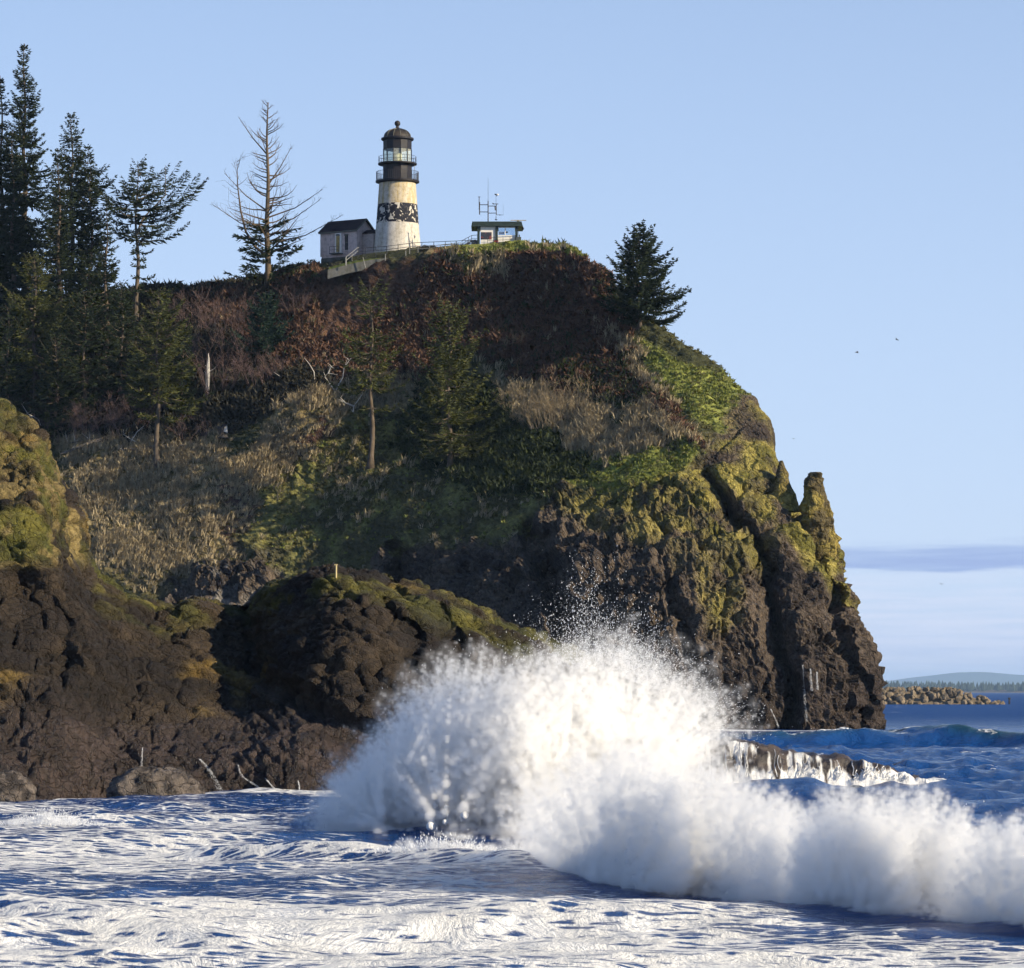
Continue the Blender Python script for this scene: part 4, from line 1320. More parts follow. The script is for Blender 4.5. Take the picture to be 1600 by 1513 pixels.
MB().tube([(ax(775.5), 0, az(335)), (ax(786.3), 0, az(335.2))], 0.03, 5).tube([(ax(786.2), 0, az(335.5)), (ax(786.2), 0, az(318))], 0.012, 4).tube([(ax(781), 0, az(336.5)), (ax(781), 0, az(334))], 0.04, 4).build('side_whip', M_RAIL, AM)
MB().tube([(ax(775), 0, az(336)), (ax(775), 0, az(344))], 0.04, 5).box((ax(775), 0, az(342.6)), (0.34, 0.12, 0.12)).build('dipole', M_RAIL, AM)
RD = thing('radar_scanner', 'horizontal radar scanner bar on a pedestal at the right end of the hut roof', 'radar', (hb2[0] + hx(810), hb2[1] + 0.4, hb2[2] + hz_(348)))
MB().lathe([(0.22, 0.0), (0.2, 0.2), (0.12, 0.32)], 10).build('pedestal', M_TRIM, RD)
MB().box((0, 0, 0.36), (2.2, 0.16, 0.1)).box((-0.1, 0, 0.3), (0.3, 0.2, 0.14)).build('scanner_bar', plain('tan_bar', (0.36, 0.3, 0.2), 0.6), RD)
# bench and low wall by the hut
BN = thing('red_bench', 'small dark red bench behind the hut railing', 'bench', (hb2[0] + hx(775), hb2[1] - 1.1, hb2[2] + hz_(386.5)))
MB().box((0, 0, 0.45), (0.9, 0.3, 0.08)).build('seat', plain('red_paint', (0.2, 0.03, 0.03), 0.6), BN)
MB().box((0, 0.1, 0.72), (0.62, 0.06, 0.18)).build('backrest', bpy.data.materials['red_paint'], BN)
for x in (-0.36, 0.36):
    MB().tube([(x * 1.1, 0, 0), (x * 0.8, 0, 0.42)], 0.05, 5).build('leg', bpy.data.materials['red_paint'], BN)
a, c = at(814, 388, 503), at(839, 388, 503)
tag(MB().box(((a[0] + c[0]) / 2, 503.2, a[2] + 0.12), (c[0] - a[0], 0.4, 0.75)).box((c[0] - 0.12, 503.0, a[2] + 0.45), (0.1, 0.1, 0.55)).build('low_wall', M_CONC),
    'low concrete wall running right from the lookout hut', 'wall')
a = at(854, 384, 506)
tag(MB().tube([(a[0], a[1], a[2] - 1.4), (a[0], a[1], a[2] + 0.7)], 0.035, 5).build('thin_pole', M_TRIM), 'thin grey pole standing alone right of the lookout hut', 'pole')

# ------------------------------------------------------------------ plants
def leafmat(name, c1, c2, trans=0.25, scale=0.9):
    m = Mat(name, 0.75, 0.2)
    n = m.noise(m.wpos(), scale, 5, 0.7)
    n2 = m.noise(m.wpos(), scale * 9, 2, 0.5)
    c = m.mix(m.ramp(m.math('ADD', m.math('MULTIPLY', n, 0.6), m.math('MULTIPLY', n2, 0.4)), [(0.35, 0.0), (0.65, 1.0)]), c1, c2)
    m.base(c)
    t = m.N.new('ShaderNodeBsdfTranslucent')
    m.L.new(c, t.inputs[0])
    mx = m.N.new('ShaderNodeMixShader')
    mx.inputs[0].default_value = trans
    m.L.new(m.b.outputs[0], mx.inputs[1])
    m.L.new(t.outputs[0], mx.inputs[2])
    m.L.new(mx.outputs[0], m.out.inputs[0])
    return m.m
M_SPRUCE = leafmat('spruce_needles', (0.014, 0.024, 0.014), (0.045, 0.06, 0.022))
M_OLIVE = leafmat('olive_needles', (0.04, 0.05, 0.016), (0.13, 0.135, 0.04))
M_BLUE = leafmat('blue_green_needles', (0.012, 0.03, 0.022), (0.035, 0.065, 0.04))
M_BARK = plain('spruce_bark', (0.10, 0.078, 0.058), 0.9, 0.4, 1.5)
M_DEADW = plain('pale_dead_wood', (0.10, 0.072, 0.044), 0.85, 0.35, 2.0)
M_WHITEW = plain('bleached_wood', (0.55, 0.51, 0.45), 0.85, 0.25, 2.0)
M_TWIG = plain('bare_twigs', (0.13, 0.085, 0.075), 0.9, 0.35, 0.8)
M_TWIGT = plain('tan_twigs', (0.22, 0.17, 0.105), 0.9, 0.35, 0.8)
M_LOG = plain('weathered_log', (0.14, 0.115, 0.09), 0.9, 0.4, 1.5)

def sprays(pos, dirs, lens, wid, rs, cross=True):
    """needle sprays: two crossed lozenges for each twig -> vertices and quads"""
    n = len(pos)
    d = dirs / (np.linalg.norm(dirs, axis=1, keepdims=True) + 1e-9)
    ref = np.tile(np.array([[0, 0, 1.0]]), (n, 1)) + rs.normal(size=(n, 3)) * 0.45
    a = np.cross(d, ref)
    a /= np.linalg.norm(a, axis=1, keepdims=True) + 1e-9
    b = np.cross(d, a)
    e = pos + d * lens[:, None]
    out_v, out_f = [], []
    off = 0
    for ax_, k in ((a, 1.0), (b, 0.62))[: 2 if cross else 1]:
        mid = pos + d * (lens * (0.35 + 0.2 * rs.rand(n)))[:, None]
        w_ = (wid * k * (0.7 + 0.6 * rs.rand(n)))[:, None]
        sag = np.stack([np.zeros(n), np.zeros(n), -0.12 * lens * rs.rand(n)], 1)
        v = np.stack([pos, mid + ax_ * w_ + sag, e, mid - ax_ * w_ + sag], 1)
        out_v.append(v.reshape(-1, 3))
        out_f.append(np.arange(n * 4).reshape(n, 4) + off)
        off += n * 4
    return np.concatenate(out_v), np.concatenate(out_f)

def spruce(label, px, top, foot, hw, seed, mat=M_SPRUCE, crown0=0.12, spacing=0.62, perw=5, prof=0.75, asym=(0, 0), gap=0.1, droop=-0.12,
           upt=0.22, dens=1.0, leader2=None, bark=M_BARK, lean=0.0, twl=1.0, flat_=False, dead_low=0, name='spruce_tree', floor_hit=None, group='conifers on the headland', tipup=0.6):
    rs = R_(seed)
    h = floor_hit if floor_hit is not None else hit(px, foot)[0]
    if h is None:
        return None
    base = np.array(h)
    Yd = base[1]
    H = (foot - top) * Yd / F
    R = hw * Yd / F
    root = thing(name, label, 'tree', tuple(base - np.array([0, 0, 0.3])), group=group)
    wob = lambda zz: np.array([lean * zz + 0.18 * math.sin(zz * 0.5 + seed), 0.15 * math.cos(zz * 0.37 + seed), zz])
    tr = MB()
    zs = np.linspace(0, H + 0.3, 14)
    r0 = 0.014 * H + 0.08
    tr.tube([wob(q_) for q_ in zs], [r0 * (1 - 0.93 * (q_ / H) ** 0.9 if q_ < H else 0.07) * (1.55 if i == 0 else 1.0) for i, q_ in enumerate(zs)], 8)
    tr.build('trunk', bark, root, True)
    bw = MB()
    pos, dirs, lens, wid = [], [], [], []
    def grow(axis, z0, z1, Rm, per):
        nw = max(3, int((z1 - z0) / spacing))
        for i in range(nw):
            t = (i + rs.rand() * 0.8) / nw
            zz = z0 + (z1 - z0) * t
            if rs.rand() < gap * (0.5 + (1 - t)):
                continue
            k = per if t < 0.8 else max(3, per - 1)
            a0 = rs.rand() * 6.28
            for j in range(k):
                az_ = a0 + j * 6.283 / k + rs.normal() * 0.25
                if flat_:
                    pr_ = (0.55 + 0.5 * math.sin(t * 7 + seed)) * (1 - t ** 4) + 0.12
                else:
                    pr_ = (1 - t) ** prof + 0.05
                    if t < 0.12:
                        pr_ *= 0.6 + 3 * t
                ln = Rm * pr_ * (0.42 + 0.78 * rs.rand()) * (1 + asym[0] * math.cos(az_ - asym[1]))
                if ln < 0.25:
                    ln = 0.25
                el = droop + (0.75 - droop) * t ** 1.6 + rs.normal() * 0.08
                d0 = np.array([math.cos(az_), math.sin(az_), 0])
                npt = 5
                ss = np.linspace(0, 1, npt)
                c0 = axis(zz)
                pts = [c0 + d0 * ln * s_ + np.array([0, 0, ln * (math.tan(el) * s_ + upt * s_ ** 2 - 0.1 * math.sin(3.1 * s_))]) for s_ in ss]
                bw.tube(pts, [0.012 * ln + 0.035, 0.01 * ln + 0.025, 0.02, 0.016, 0.01], 3, False)
                if dead_low and t < dead_low:
                    continue
                P_ = np.array(pts)
                nt_ = max(3, int(ln * dens / 0.26))
                for q_ in range(nt_):
                    s_ = 0.16 + 0.84 * (q_ + rs.rand()) / nt_
                    c_ = cr(P_, np.array([min(s_, 0.999) * (npt - 1)]))[0]
                    tl = min(1.3, (0.42 * ln * (1 - s_) + 0.42)) * twl * (0.7 + 0.5 * rs.rand())
                    for sd in (-1, 1):
                        an = az_ + sd * (0.65 + 0.4 * rs.rand())
                        pos.append(c_)
                        dirs.append((math.cos(an), math.sin(an), -0.22 + 0.35 * rs.normal() * 0.6 + 0.25 * t))
                        lens.append(tl)
                        wid.append(0.10 + 0.05 * rs.rand())
                    if rs.rand() < 0.5:
                        pos.append(c_)
                        dirs.append((math.cos(az_) * 0.5, math.sin(az_) * 0.5, tipup + 0.5 * rs.rand() if rs.rand() < 0.6 else -0.8))
                        lens.append(tl * 0.6)
                        wid.append(0.1)
                pos.append(P_[-1] - d0 * 0.1)
                dirs.append((d0[0], d0[1], 0.5))
                lens.append(0.45 * twl)
                wid.append(0.1)
    grow(wob, crown0 * H, H, R, perw)
    pos.append(wob(H - 0.5)); dirs.append((0, 0, 1)); lens.append(0.9); wid.append(0.1)
    if leader2:
        dx, zb, zt, rr = leader2
        dx, zb, zt, rr = dx * Yd / F, zb * H, zt * H, rr * R
        def ax2(zz):
            t = min(1, max(0, (zz - zb) / max(1e-3, (zt - zb)) * 2.2))
            return wob(zb) * np.array([1, 1, 0]) + np.array([dx * min(1, t), 0.4, zz])
        MB().tube([wob(zb * 0.9), ax2(zb + 0.1 * (zt - zb)), ax2((zb + zt) / 2), ax2(zt)], [0.16, 0.13, 0.09, 0.02], 6).build('second_leader', bark, root)
        grow(ax2, zb + 0.25 * (zt - zb), zt, rr, 4)
    bw.build('branches', bark, root)
    v, f_ = sprays(np.array(pos), np.array(dirs, float), np.array(lens), np.array(wid), rs)
    mesh_np('crown', v, f_, mat, root)
    return root

spruce('tallest dark spruce, its spire high above the others at the left', 38, 68, 478, 58, 301, crown0=0.1, spacing=0.55, prof=0.8, gap=0.1, droop=-0.25, upt=0.14, dens=1.2, twl=1.1)
spruce('dark narrow spruce cut by the left edge of the photo', 2, 118, 480, 52, 302, crown0=0.12, spacing=0.62, prof=0.9, gap=0.15, droop=-0.3, upt=0.12)
spruce('broad dark spruce with upswept side limbs right of the tallest one', 112, 178, 520, 84, 303, crown0=0.1, spacing=0.7, perw=5, prof=0.95, gap=0.1, droop=-0.05, upt=0.3, leader2=(26, 0.55, 0.86, 0.55), dens=1.15, twl=1.1)
spruce('olive spruce in front of the broad dark one', 92, 232, 580, 50, 304, mat=M_SPRUCE, crown0=0.1, prof=0.9, gap=0.1, droop=-0.3, upt=0.12)
spruce('flat topped wind shaped spruce with long level limbs and a second leader', 214, 252, 505, 92, 305, crown0=0.22, spacing=0.8, perw=4, flat_=True, gap=0.28, droop=-0.08, upt=0.16, asym=(0.35, 0.0), leader2=(46, 0.62, 0.99, 0.42), dens=1.0)
spruce('dark spruce filling the gap left of the flat topped one', 166, 322, 575, 46, 306, crown0=0.06, prof=0.8, gap=0.1, droop=-0.3, upt=0.12)
spruce('olive spruce below the tall group with a pale thin trunk', 54, 398, 640, 80, 307, mat=M_OLIVE, crown0=0.16, prof=0.6, gap=0.12, droop=-0.25)
spruce('dark spruce low at the left edge beside the shore rock', 12, 480, 690, 56, 308, crown0=0.05, prof=0.5, gap=0.06, droop=-0.25)
spruce('dark spruce in shade right of the olive one', 132, 455, 650, 55, 309, crown0=0.1, prof=0.5, gap=0.1, droop=-0.25)
spruce('small dark spruce under the flat topped one', 190, 440, 630, 46, 310, crown0=0.1, prof=0.55, gap=0.1, droop=-0.2)
spruce('spruce with a long bare lower trunk on the grassy slope at left', 246, 455, 728, 74, 311, mat=M_OLIVE, crown0=0.3, prof=0.65, gap=0.08, droop=-0.22, asym=(0.2, 0.3), dens=1.1)
spruce('small dense blue green spruce below the dead tree', 414, 458, 560, 56, 312, mat=M_BLUE, crown0=0.02, spacing=0.42, perw=6, prof=0.7, gap=0.0, droop=0.0, dens=1.4, twl=0.9)
spruce('slender sparse spruce on a tall straight trunk in mid slope', 580, 445, 732, 60, 313, mat=M_OLIVE, crown0=0.34, spacing=0.8, perw=5, prof=0.35, gap=0.2, droop=-0.15, dens=0.8)
spruce('feathery green spruce right of the slender one in mid slope', 702, 468, 738, 76, 314, mat=M_OLIVE, crown0=0.1, spacing=0.6, perw=5, prof=0.55, gap=0.1, droop=-0.15, upt=0.3, dens=0.95)
spruce('lone spruce leaning out over the right shoulder of the headland', 998, 348, 512, 80, 315, mat=M_SPRUCE, crown0=0.1, spacing=0.42, perw=6, prof=0.8, gap=0.03, droop=0.0, upt=0.15, asym=(0.14, 0.2), dens=1.25)
spruce('young thin spruce beside the mossy left rock', 76, 640, 705, 13, 316, mat=M_OLIVE, crown0=0.05, spacing=0.4, perw=4, prof=0.7, gap=0.0, dens=1.2, twl=0.6)
spruce('short bushy spruce between the tall group and the bare thicket', 285, 500, 640, 34, 317, mat=M_SPRUCE, crown0=0.05, spacing=0.5, perw=5, prof=0.6, gap=0.05, dens=1.2)
spruce('low spruce at the foot of the tall group', 88, 520, 680, 48, 318, mat=M_SPRUCE, crown0=0.05, prof=0.55, gap=0.05, dens=1.0)

spruce('dark spruce behind, between the tallest one and the left edge', 20, 205, 500, 50, 319, crown0=0.06, prof=0.75, gap=0.06, droop=-0.28, upt=0.12, dens=1.3, twl=1.15)
spruce('dark spruce behind the broad one on its right', 142, 262, 520, 50, 321, crown0=0.06, prof=0.75, gap=0.08, droop=-0.25, upt=0.15, dens=1.1)
# --- dead tree with living skirts
def bare_limb(mb, p0, d, ln, r, rs, depth, up=0.25, tw=0.9, kink=0.22):
    pts = [np.array(p0)]
    rad = [r]
    d = np.array(d, float)
    d /= np.linalg.norm(d)
    n = 5
    for k in range(n):
        d = d + rs.normal(size=3) * kink * 0.5 + np.array([0, 0, up / n])
        d /= np.linalg.norm(d)
        pts.append(pts[-1] + d * ln / n)
        rad.append(max(0.012, r * (1 - (k + 1) / n * 0.85)))
    mb.tube(pts, rad, 4 if r > 0.05 else 3, False)
    if depth > 0:
        m_ = rs.randint(3, 6)
        for k in range(m_):
            t = 0.25 + 0.7 * rs.rand()
            i = min(n - 1, int(t * n))
            q_ = pts[i] + (pts[i + 1] - pts[i]) * (t * n - i)
            sd = np.cross(d, np.array([rs.normal(), rs.normal(), rs.normal()]))
            sd /= np.linalg.norm(sd) + 1e-9
            bare_limb(mb, q_, d * 0.7 + sd * tw, ln * (0.25 + 0.3 * rs.rand()), max(0.012, rad[i] * 0.5), rs, depth - 1, up, tw, kink)

h = hit(418, 452)[0]
Yd = h[1]
sc_ = Yd / F
DT = thing('dead_tree', 'tall bare dead tree with sunlit trunk and upswept limbs on the skyline', 'tree', (h[0], h[1], h[2] - 0.4))
H = (452 - 160) * sc_ + 0.4
rs = R_(77)
tb = MB()
zs = np.linspace(0, H, 14)
tb.tube([(0.1 * math.sin(q_ * 0.5), 0, q_) for q_ in zs], [0.52 * (1 - 0.86 * (q_ / H) ** 0.9) * (1.4 if q_ == 0 else 1) for q_ in zs], 9)
tb.build('trunk', M_DEADW, DT, True)
lb = MB()
for i in range(64):
    t = 0.2 + 0.79 * i / 63
    a = rs.rand() * 6.28
    a = a if abs(math.sin(a)) < 0.8 else a + 0.8
    ln = (8.2 * (1 - t) ** 0.75 + 1.0) * (0.5 + 0.5 * rs.rand())
    bare_limb(lb, (0.1 * math.sin(t * H * 0.5), 0, t * H), (math.cos(a), math.sin(a) * 0.8, 0.0 + 0.42 * t), ln, 0.06 + 0.013 * ln, rs, 1, 0.6, 0.85, 0.26)
# second leader on the left, long low limb to the right
S_ = lambda px, py: np.array([(px - 418) * sc_, 0.3, (452 - py) * sc_ + 0.4])
lead = [S_(416, 400), S_(398, 385), S_(384, 362), S_(376, 330), S_(371, 290), S_(370, 250)]
lb.tube(lead, [0.26, 0.22, 0.19, 0.15, 0.09, 0.03], 6)
for k in range(22):
    t = 1.2 + 3.7 * k / 21
    q_ = cr(np.array(lead), np.array([t]))[0]
    a = rs.rand() * 6.28
    bare_limb(lb, q_, (math.cos(a), math.sin(a), 0.35), 1.1 + 2.2 * rs.rand(), 0.05, rs, 1, 0.5)
for tip in ((535, 336), (505, 295), (330, 318), (500, 312), (455, 230), (350, 270), (372, 182)):
    y0 = tip[1] + (45 if tip[1] > 280 else 60)
    p0, p1 = S_(418, min(y0, 400)), S_(*tip)
    md = (p0 + p1) / 2 - np.array([0, 0, 0.08 * abs(p1[0] - p0[0])])
    lb.tube([p0, md, p1], [0.13, 0.075, 0.02], 5)
    for k in range(7):
        t = 0.6 + 1.35 * k / 7
        q_ = cr(np.array([p0, md, p1]), np.array([t]))[0]
        bare_limb(lb, q_, ((p1 - p0)[0] * 0.1, rs.normal() * 0.4, 0.7), 0.6 + 1.3 * rs.rand(), 0.035, rs, 1, 0.2)
lb.build('branches', M_DEADW, DT)
rs = R_(78)
pos, dirs, lens, wid = [], [], [], []
for i in range(60):
    z_ = (0.3 + rs.rand() ** 0.9 * 9.0)
    a = rs.rand() * 6.28
    ln = (8.5 - 0.35 * z_) * (0.45 + 0.55 * rs.rand())
    for q_ in range(int(ln / 0.22)):
        s_ = (0.3 + 0.7 * rs.rand()) * ln
        c_ = np.array([math.cos(a) * s_, math.sin(a) * s_, z_ + 0.1 * s_ + 0.02 * s_ * s_ - 0.1])
        for sd in (-1, 1):
            an = a + sd * 0.8
            pos.append(c_); dirs.append((math.cos(an), math.sin(an), rs.normal() * 0.3)); lens.append(0.45 + 0.5 * rs.rand()); wid.append(0.12)
v, f_ = sprays(np.array(pos), np.array(dirs), np.array(lens), np.array(wid), rs)
o = mesh_np('crown', v, f_, M_SPRUCE, DT)
o['label'] = 'living green skirt of low branches'

# --- bare shrubs
def shrub(label, px, foot, w_, h_, seed, mat=M_TWIG, stems=16, dep=2, name='bare_shrub'):
    hh = hit(px, foot)[0]
    if hh is None:
        return
    rs = R_(seed)
    s_ = hh[1] / F
    root = thing(name, label, 'shrub', tuple(hh - Vector((0, 0, 0.2))), group='bare winter shrubs')
    b = MB()
    for k in range(stems):
        x = (rs.rand() - 0.5) * w_ * s_ * 0.7
        y = rs.normal() * 0.6
        d = np.array([x * 0.35 / max(0.3, w_ * s_ * 0.3) + rs.normal() * 0.15, rs.normal() * 0.25, 1.0])
        bare_limb(b, (x, y, 0), d, h_ * s_ * (0.6 + 0.5 * rs.rand()), 0.045, rs, dep, 0.25, 0.7, 0.25)
    b.build('twigs', mat, root)
shrub('leafless purple brown shrub under the skyline right of the flat topped spruce', 312, 520, 70, 70, 401, stems=26)
shrub('leafless shrub just left of the small blue green spruce', 365, 545, 60, 80, 402, stems=22)
shrub('rounded pinkish bare shrub below the blue green spruce', 415, 605, 80, 50, 403, stems=30)
shrub('wide purple bare thicket above the fallen logs', 150, 685, 110, 58, 404, stems=40)
shrub('bare thicket at the far left above the mossy rock', 96, 690, 70, 55, 405, stems=26)
shrub('bare thicket behind the bare trunked spruce', 205, 680, 70, 60, 406, stems=26)
shrub('bare shrub behind the white snag', 340, 620, 60, 95, 407, stems=24)
shrub('small bare shrub on the shoulder right of the blue green spruce', 462, 492, 44, 48, 408, stems=16)
shrub('large rounded tan bare bush in mid slope', 862, 668, 96, 72, 409, mat=M_TWIGT, stems=46)
shrub('small tan bare shrub among the heather right of the feathery spruce', 800, 545, 34, 28, 410, mat=M_TWIGT, stems=16)
shrub('bare shrub left of the blue green spruce on the dark bank', 285, 570, 46, 60, 411, stems=18)
shrub('low bare shrub beside the stump', 300, 690, 60, 40, 412, stems=18)

# --- snag, stump, dead limbs, logs
hh = hit(325, 628)[0]
s_ = hh[1] / F
rs = R_(500)
SN = thing('broken_snag', 'bleached white broken snag with a pointed tip', 'snag', tuple(hh - Vector((0, 0, 0.3))))
b = MB()
pts = [(0, 0, 0), (-0.1, 0, 2.0), (-0.05, 0, 4.0), (0.0, 0, 5.2), (0.08, 0, 6.2), (0.05, 0, 7.0)]
b.tube(pts, [0.34, 0.27, 0.33, 0.26, 0.13, 0.02], 7)
b.build('trunk', M_WHITEW, SN)
b = MB()
for z_, a, ln in ((4.4, 0.0, 1.3), (3.9, 2.9, 0.9), (1.0, -0.4, 1.2), (5.0, 3.3, 0.6)):
    bare_limb(b, (0.1, 0, z_), (math.cos(a), -0.2, 0.5), ln, 0.08, rs, 0, 0.2)
b.build('branches', M_WHITEW, SN)
hh = hit(347, 682)[0]
ST = thing('tree_stump', 'broken stump with a bright split face on the grassy slope', 'stump', tuple(hh - Vector((0, 0, 0.3))))
b = MB()
b.lathe([(0.95, 0), (0.7, 0.5), (0.65, 1.2), (0.62, 1.7), (0.1, 1.75)], 11)
b.v = [(x + 0.12 * math.sin(7 * z_ + 3 * x), y, z_ + (0.35 * math.sin(5 * x) if z_ > 1.5 else 0)) for x, y, z_ in b.v]
b.build('trunk', plain('dark_stump', (0.04, 0.035, 0.035), 0.9), ST)
MB().add([(0.25, -0.7, 0.9), (0.78, -0.3, 0.7), (0.7, -0.2, 1.75), (0.4, -0.58, 1.5), (0.3, -0.4, 0.9), (0.6, 0.0, 0.7), (0.6, 0.0, 1.7), (0.35, -0.4, 1.5)], [(0, 1, 2, 3), (1, 5, 6, 2), (0, 3, 7, 4), (3, 2, 6, 7)]).build('split_face', M_WHITEW, ST)

def deadbranch(label, px, foot, segs, seed, r=0.09, mat=M_WHITEW, twigs=3, name='dead_branch', cat='branch'):
    hh = hit(px, foot)[0]
    s_ = hh[1] / F
    rs = R_(seed)
    root = thing(name, label, cat, tuple(hh), group='bleached dead wood on the slope')
    for seg in segs:
        pts = [np.array([(x - px) * s_, -0.2 - 0.25 * k, (foot - y) * s_]) for k, (x, y) in enumerate(seg)]
        b = MB()
        n = len(pts)
        b.tube(pts, [r * (1 - 0.75 * k / (n - 1)) for k in range(n)], 5)
        for k in range(twigs):
            t = rs.rand() * (n - 1)
            q_ = cr(np.array(pts), np.array([t]))[0]
            bare_limb(b, q_, (rs.normal(), -0.3, 0.4 + rs.rand()), 0.4 + 0.8 * rs.rand(), r * 0.35, rs, 0, 0.2)
        b.build('limb', mat, root)
deadbranch('forked white dead branch standing left of the slender spruce', 524, 612, [[(524, 612), (536, 590), (538, 575), (548, 562), (556, 556)], [(524, 612), (514, 598), (508, 590), (513, 584), (528, 587)], [(513, 584), (517, 574), (522, 576)]], 510)
deadbranch('single curved white dead branch on the bank', 492, 598, [[(492, 598), (491, 582), (484, 570), (476, 560)]], 511, twigs=0)
deadbranch('low forked dead branch at the lip of the bowl', 552, 640, [[(552, 645), (553, 635), (566, 618)], [(553, 635), (540, 630), (532, 622)]], 512, 0.12)
deadbranch('short white dead twigs below the pinkish shrub', 455, 592, [[(440, 590), (428, 582)], [(458, 592), (447, 584)], [(467, 592), (467, 577)]], 513, 0.05, twigs=0)
deadbranch('arched pale dead limbs left of the bare thicket', 60, 672, [[(68, 674), (60, 655), (45, 648), (35, 632)], [(62, 670), (50, 652), (30, 650)]], 514)
deadbranch('pale dead limbs standing beside the bare trunked spruce', 210, 700, [[(205, 690), (215, 675), (226, 666)], [(215, 692), (202, 685), (194, 680)], [(245, 695), (262, 670)], [(275, 690), (281, 672)], [(255, 690), (285, 660), (292, 645)]], 515, 0.07)
def log(label, a, c, r, seed):
    pa, pb = hit(*a)[0], hit(*c)[0]
    rs = R_(seed)
    root = thing('fallen_log', label, 'log', tuple(pa), group='fallen logs on the slope')
    d = pb - pa
    pts = [np.array(d * t) + np.array([0, -0.4, 0.35 + 0.15 * math.sin(t * 5)]) for t in np.linspace(0, 1, 6)]
    b = MB()
    b.tube(pts, [r * (1 - 0.5 * k / 5) for k in range(6)], 7)
    b.build('trunk', M_LOG, root)
    b = MB()
    for k in range(5):
        bare_limb(b, pts[rs.randint(6)], (rs.normal(), -0.4, 0.8), 0.7 + rs.rand(), 0.05, rs, 0)
    b.build('branches', M_WHITEW, root)
log('long fallen log running down to the left below the thicket', (170, 690), (95, 712), 0.3, 520)
log('fallen log lying behind the bare trunked spruce', (290, 702), (190, 706), 0.32, 521)
log('short pale fallen log near the young thin spruce', (160, 690), (108, 695), 0.16, 522)

# ------------------------------------------------------------------ ground cover, sown over the hill by area
A = HQ
quad_c = (A[:-1, :-1] + A[1:, 1:]) / 2
e1, e2 = A[1:, 1:] - A[:-1, :-1], A[1:, :-1] - A[:-1, 1:]
qn = np.cross(e1, e2)
qa = np.linalg.norm(qn, axis=2) / 2
qn = qn / (2 * qa[..., None] + 1e-9)
qn[qn[..., 2] < 0] *= -1
csx, csy = screen(quad_c)
infr = (csx > -60) & (csx < 1500) & (quad_c[..., 1] < 530) & (qn[..., 2] > 0.12)
def zq(k):
    return ZG[k][:-1, :-1]
free = (1 - zq('rock'))
nolawn = ~((csx > 500) & (csx < 880) & (quad_c[..., 1] > 499))
def sow(wgt, n, seed):
    rs = R_(seed)
    wq = (wgt * qa * infr * nolawn).ravel()
    idx = rs.choice(len(wq), n, p=wq / wq.sum())
    i, j = np.unravel_index(idx, qa.shape)
    t, s = rs.rand(n, 1), rs.rand(n, 1)
    pp = A[i, j] * (1 - t) * (1 - s) + A[i, j + 1] * (1 - t) * s + A[i + 1, j] * t * (1 - s) + A[i + 1, j + 1] * t * s
    return pp, qn[i, j], rs
def tufts(name, label, wgt, n, seed, mat, hgt, spread, blades, width, lean=(0.0, 0.0)):
    pp, nn, rs = sow(wgt, n, seed)
    sc_ = (0.55 + 0.8 * rs.rand(n) ** 1.5)
    P0 = np.repeat(pp, blades, 0)
    S_ = np.repeat(sc_, blades)
    m_ = len(P0)
    a = rs.rand(m_) * 6.283
    r = spread * S_ * rs.rand(m_)
    root = P0 + np.stack([np.cos(a) * r * 0.5, np.sin(a) * r * 0.5, np.full(m_, -0.05)], 1)
    up = np.stack([np.cos(a) * 0.55 * rs.rand(m_) + lean[0], np.sin(a) * 0.55 * rs.rand(m_) + lean[1], np.ones(m_)], 1)
    L_ = hgt * S_ * (0.6 + 0.6 * rs.rand(m_))
    sd = np.stack([-np.sin(a + 0.7 * rs.normal(size=m_)), np.cos(a), np.zeros(m_)], 1) * (width * (0.6 + 0.8 * rs.rand(m_)))[:, None]
    mid = root + up * (L_ * 0.55)[:, None]
    tip = mid + (up * np.array([2.0, 2.0, 0.62])) * (L_ * 0.5)[:, None]
    v = np.stack([root - sd, root + sd, mid + sd * 0.8, mid - sd * 0.8, tip], 1).reshape(-1, 3)
    k = np.arange(m_)[:, None] * 5
    tri = np.concatenate([k + np.array([[0, 1, 2]]), k + np.array([[0, 2, 3]]), k + np.array([[3, 2, 4]])], 0)
    return tag(mesh_np(name, v, tri, mat), label, 'ground cover', kind='stuff')
def clumps(name, label, wgt, n, seed, mat, rad, hgt, faces, size):
    pp, nn, rs = sow(wgt, n, seed)
    sc_ = 0.5 + 0.9 * rs.rand(n) ** 1.4
    P0 = np.repeat(pp, faces, 0)
    N0 = np.repeat(nn, faces, 0)
    S_ = np.repeat(sc_, faces)
    m_ = len(P0)
    u = rs.normal(size=(m_, 3))
    u /= np.linalg.norm(u, axis=1, keepdims=True)
    u[:, 2] = np.abs(u[:, 2])
    c = P0 + u * np.array([rad, rad, hgt]) * (S_ * (0.5 + 0.5 * rs.rand(m_)))[:, None] + N0 * 0.05
    d1 = u * 0.5 + rs.normal(size=(m_, 3)) * 0.6 + np.array([0, 0, 0.5])
    d1 /= np.linalg.norm(d1, axis=1, keepdims=True)
    d2 = np.cross(d1, rs.normal(size=(m_, 3)))
    d2 /= np.linalg.norm(d2, axis=1, keepdims=True) + 1e-9
    l_ = (size * (0.6 + 0.8 * rs.rand(m_)))[:, None]
    v = np.stack([c - d1 * l_ * 0.5 - d2 * l_ * 0.3, c - d1 * l_ * 0.5 + d2 * l_ * 0.3, c + d1 * l_], 1).reshape(-1, 3)
    return tag(mesh_np(name, v, np.arange(m_ * 3).reshape(-1, 3), mat), label, 'ground cover', kind='stuff')
M_HEATH = leafmat('brown_heather', (0.03, 0.018, 0.015), (0.2, 0.108, 0.066), 0.15, 0.6)
M_SALAL = leafmat('dark_salal', (0.018, 0.026, 0.012), (0.06, 0.075, 0.025), 0.2, 0.4)
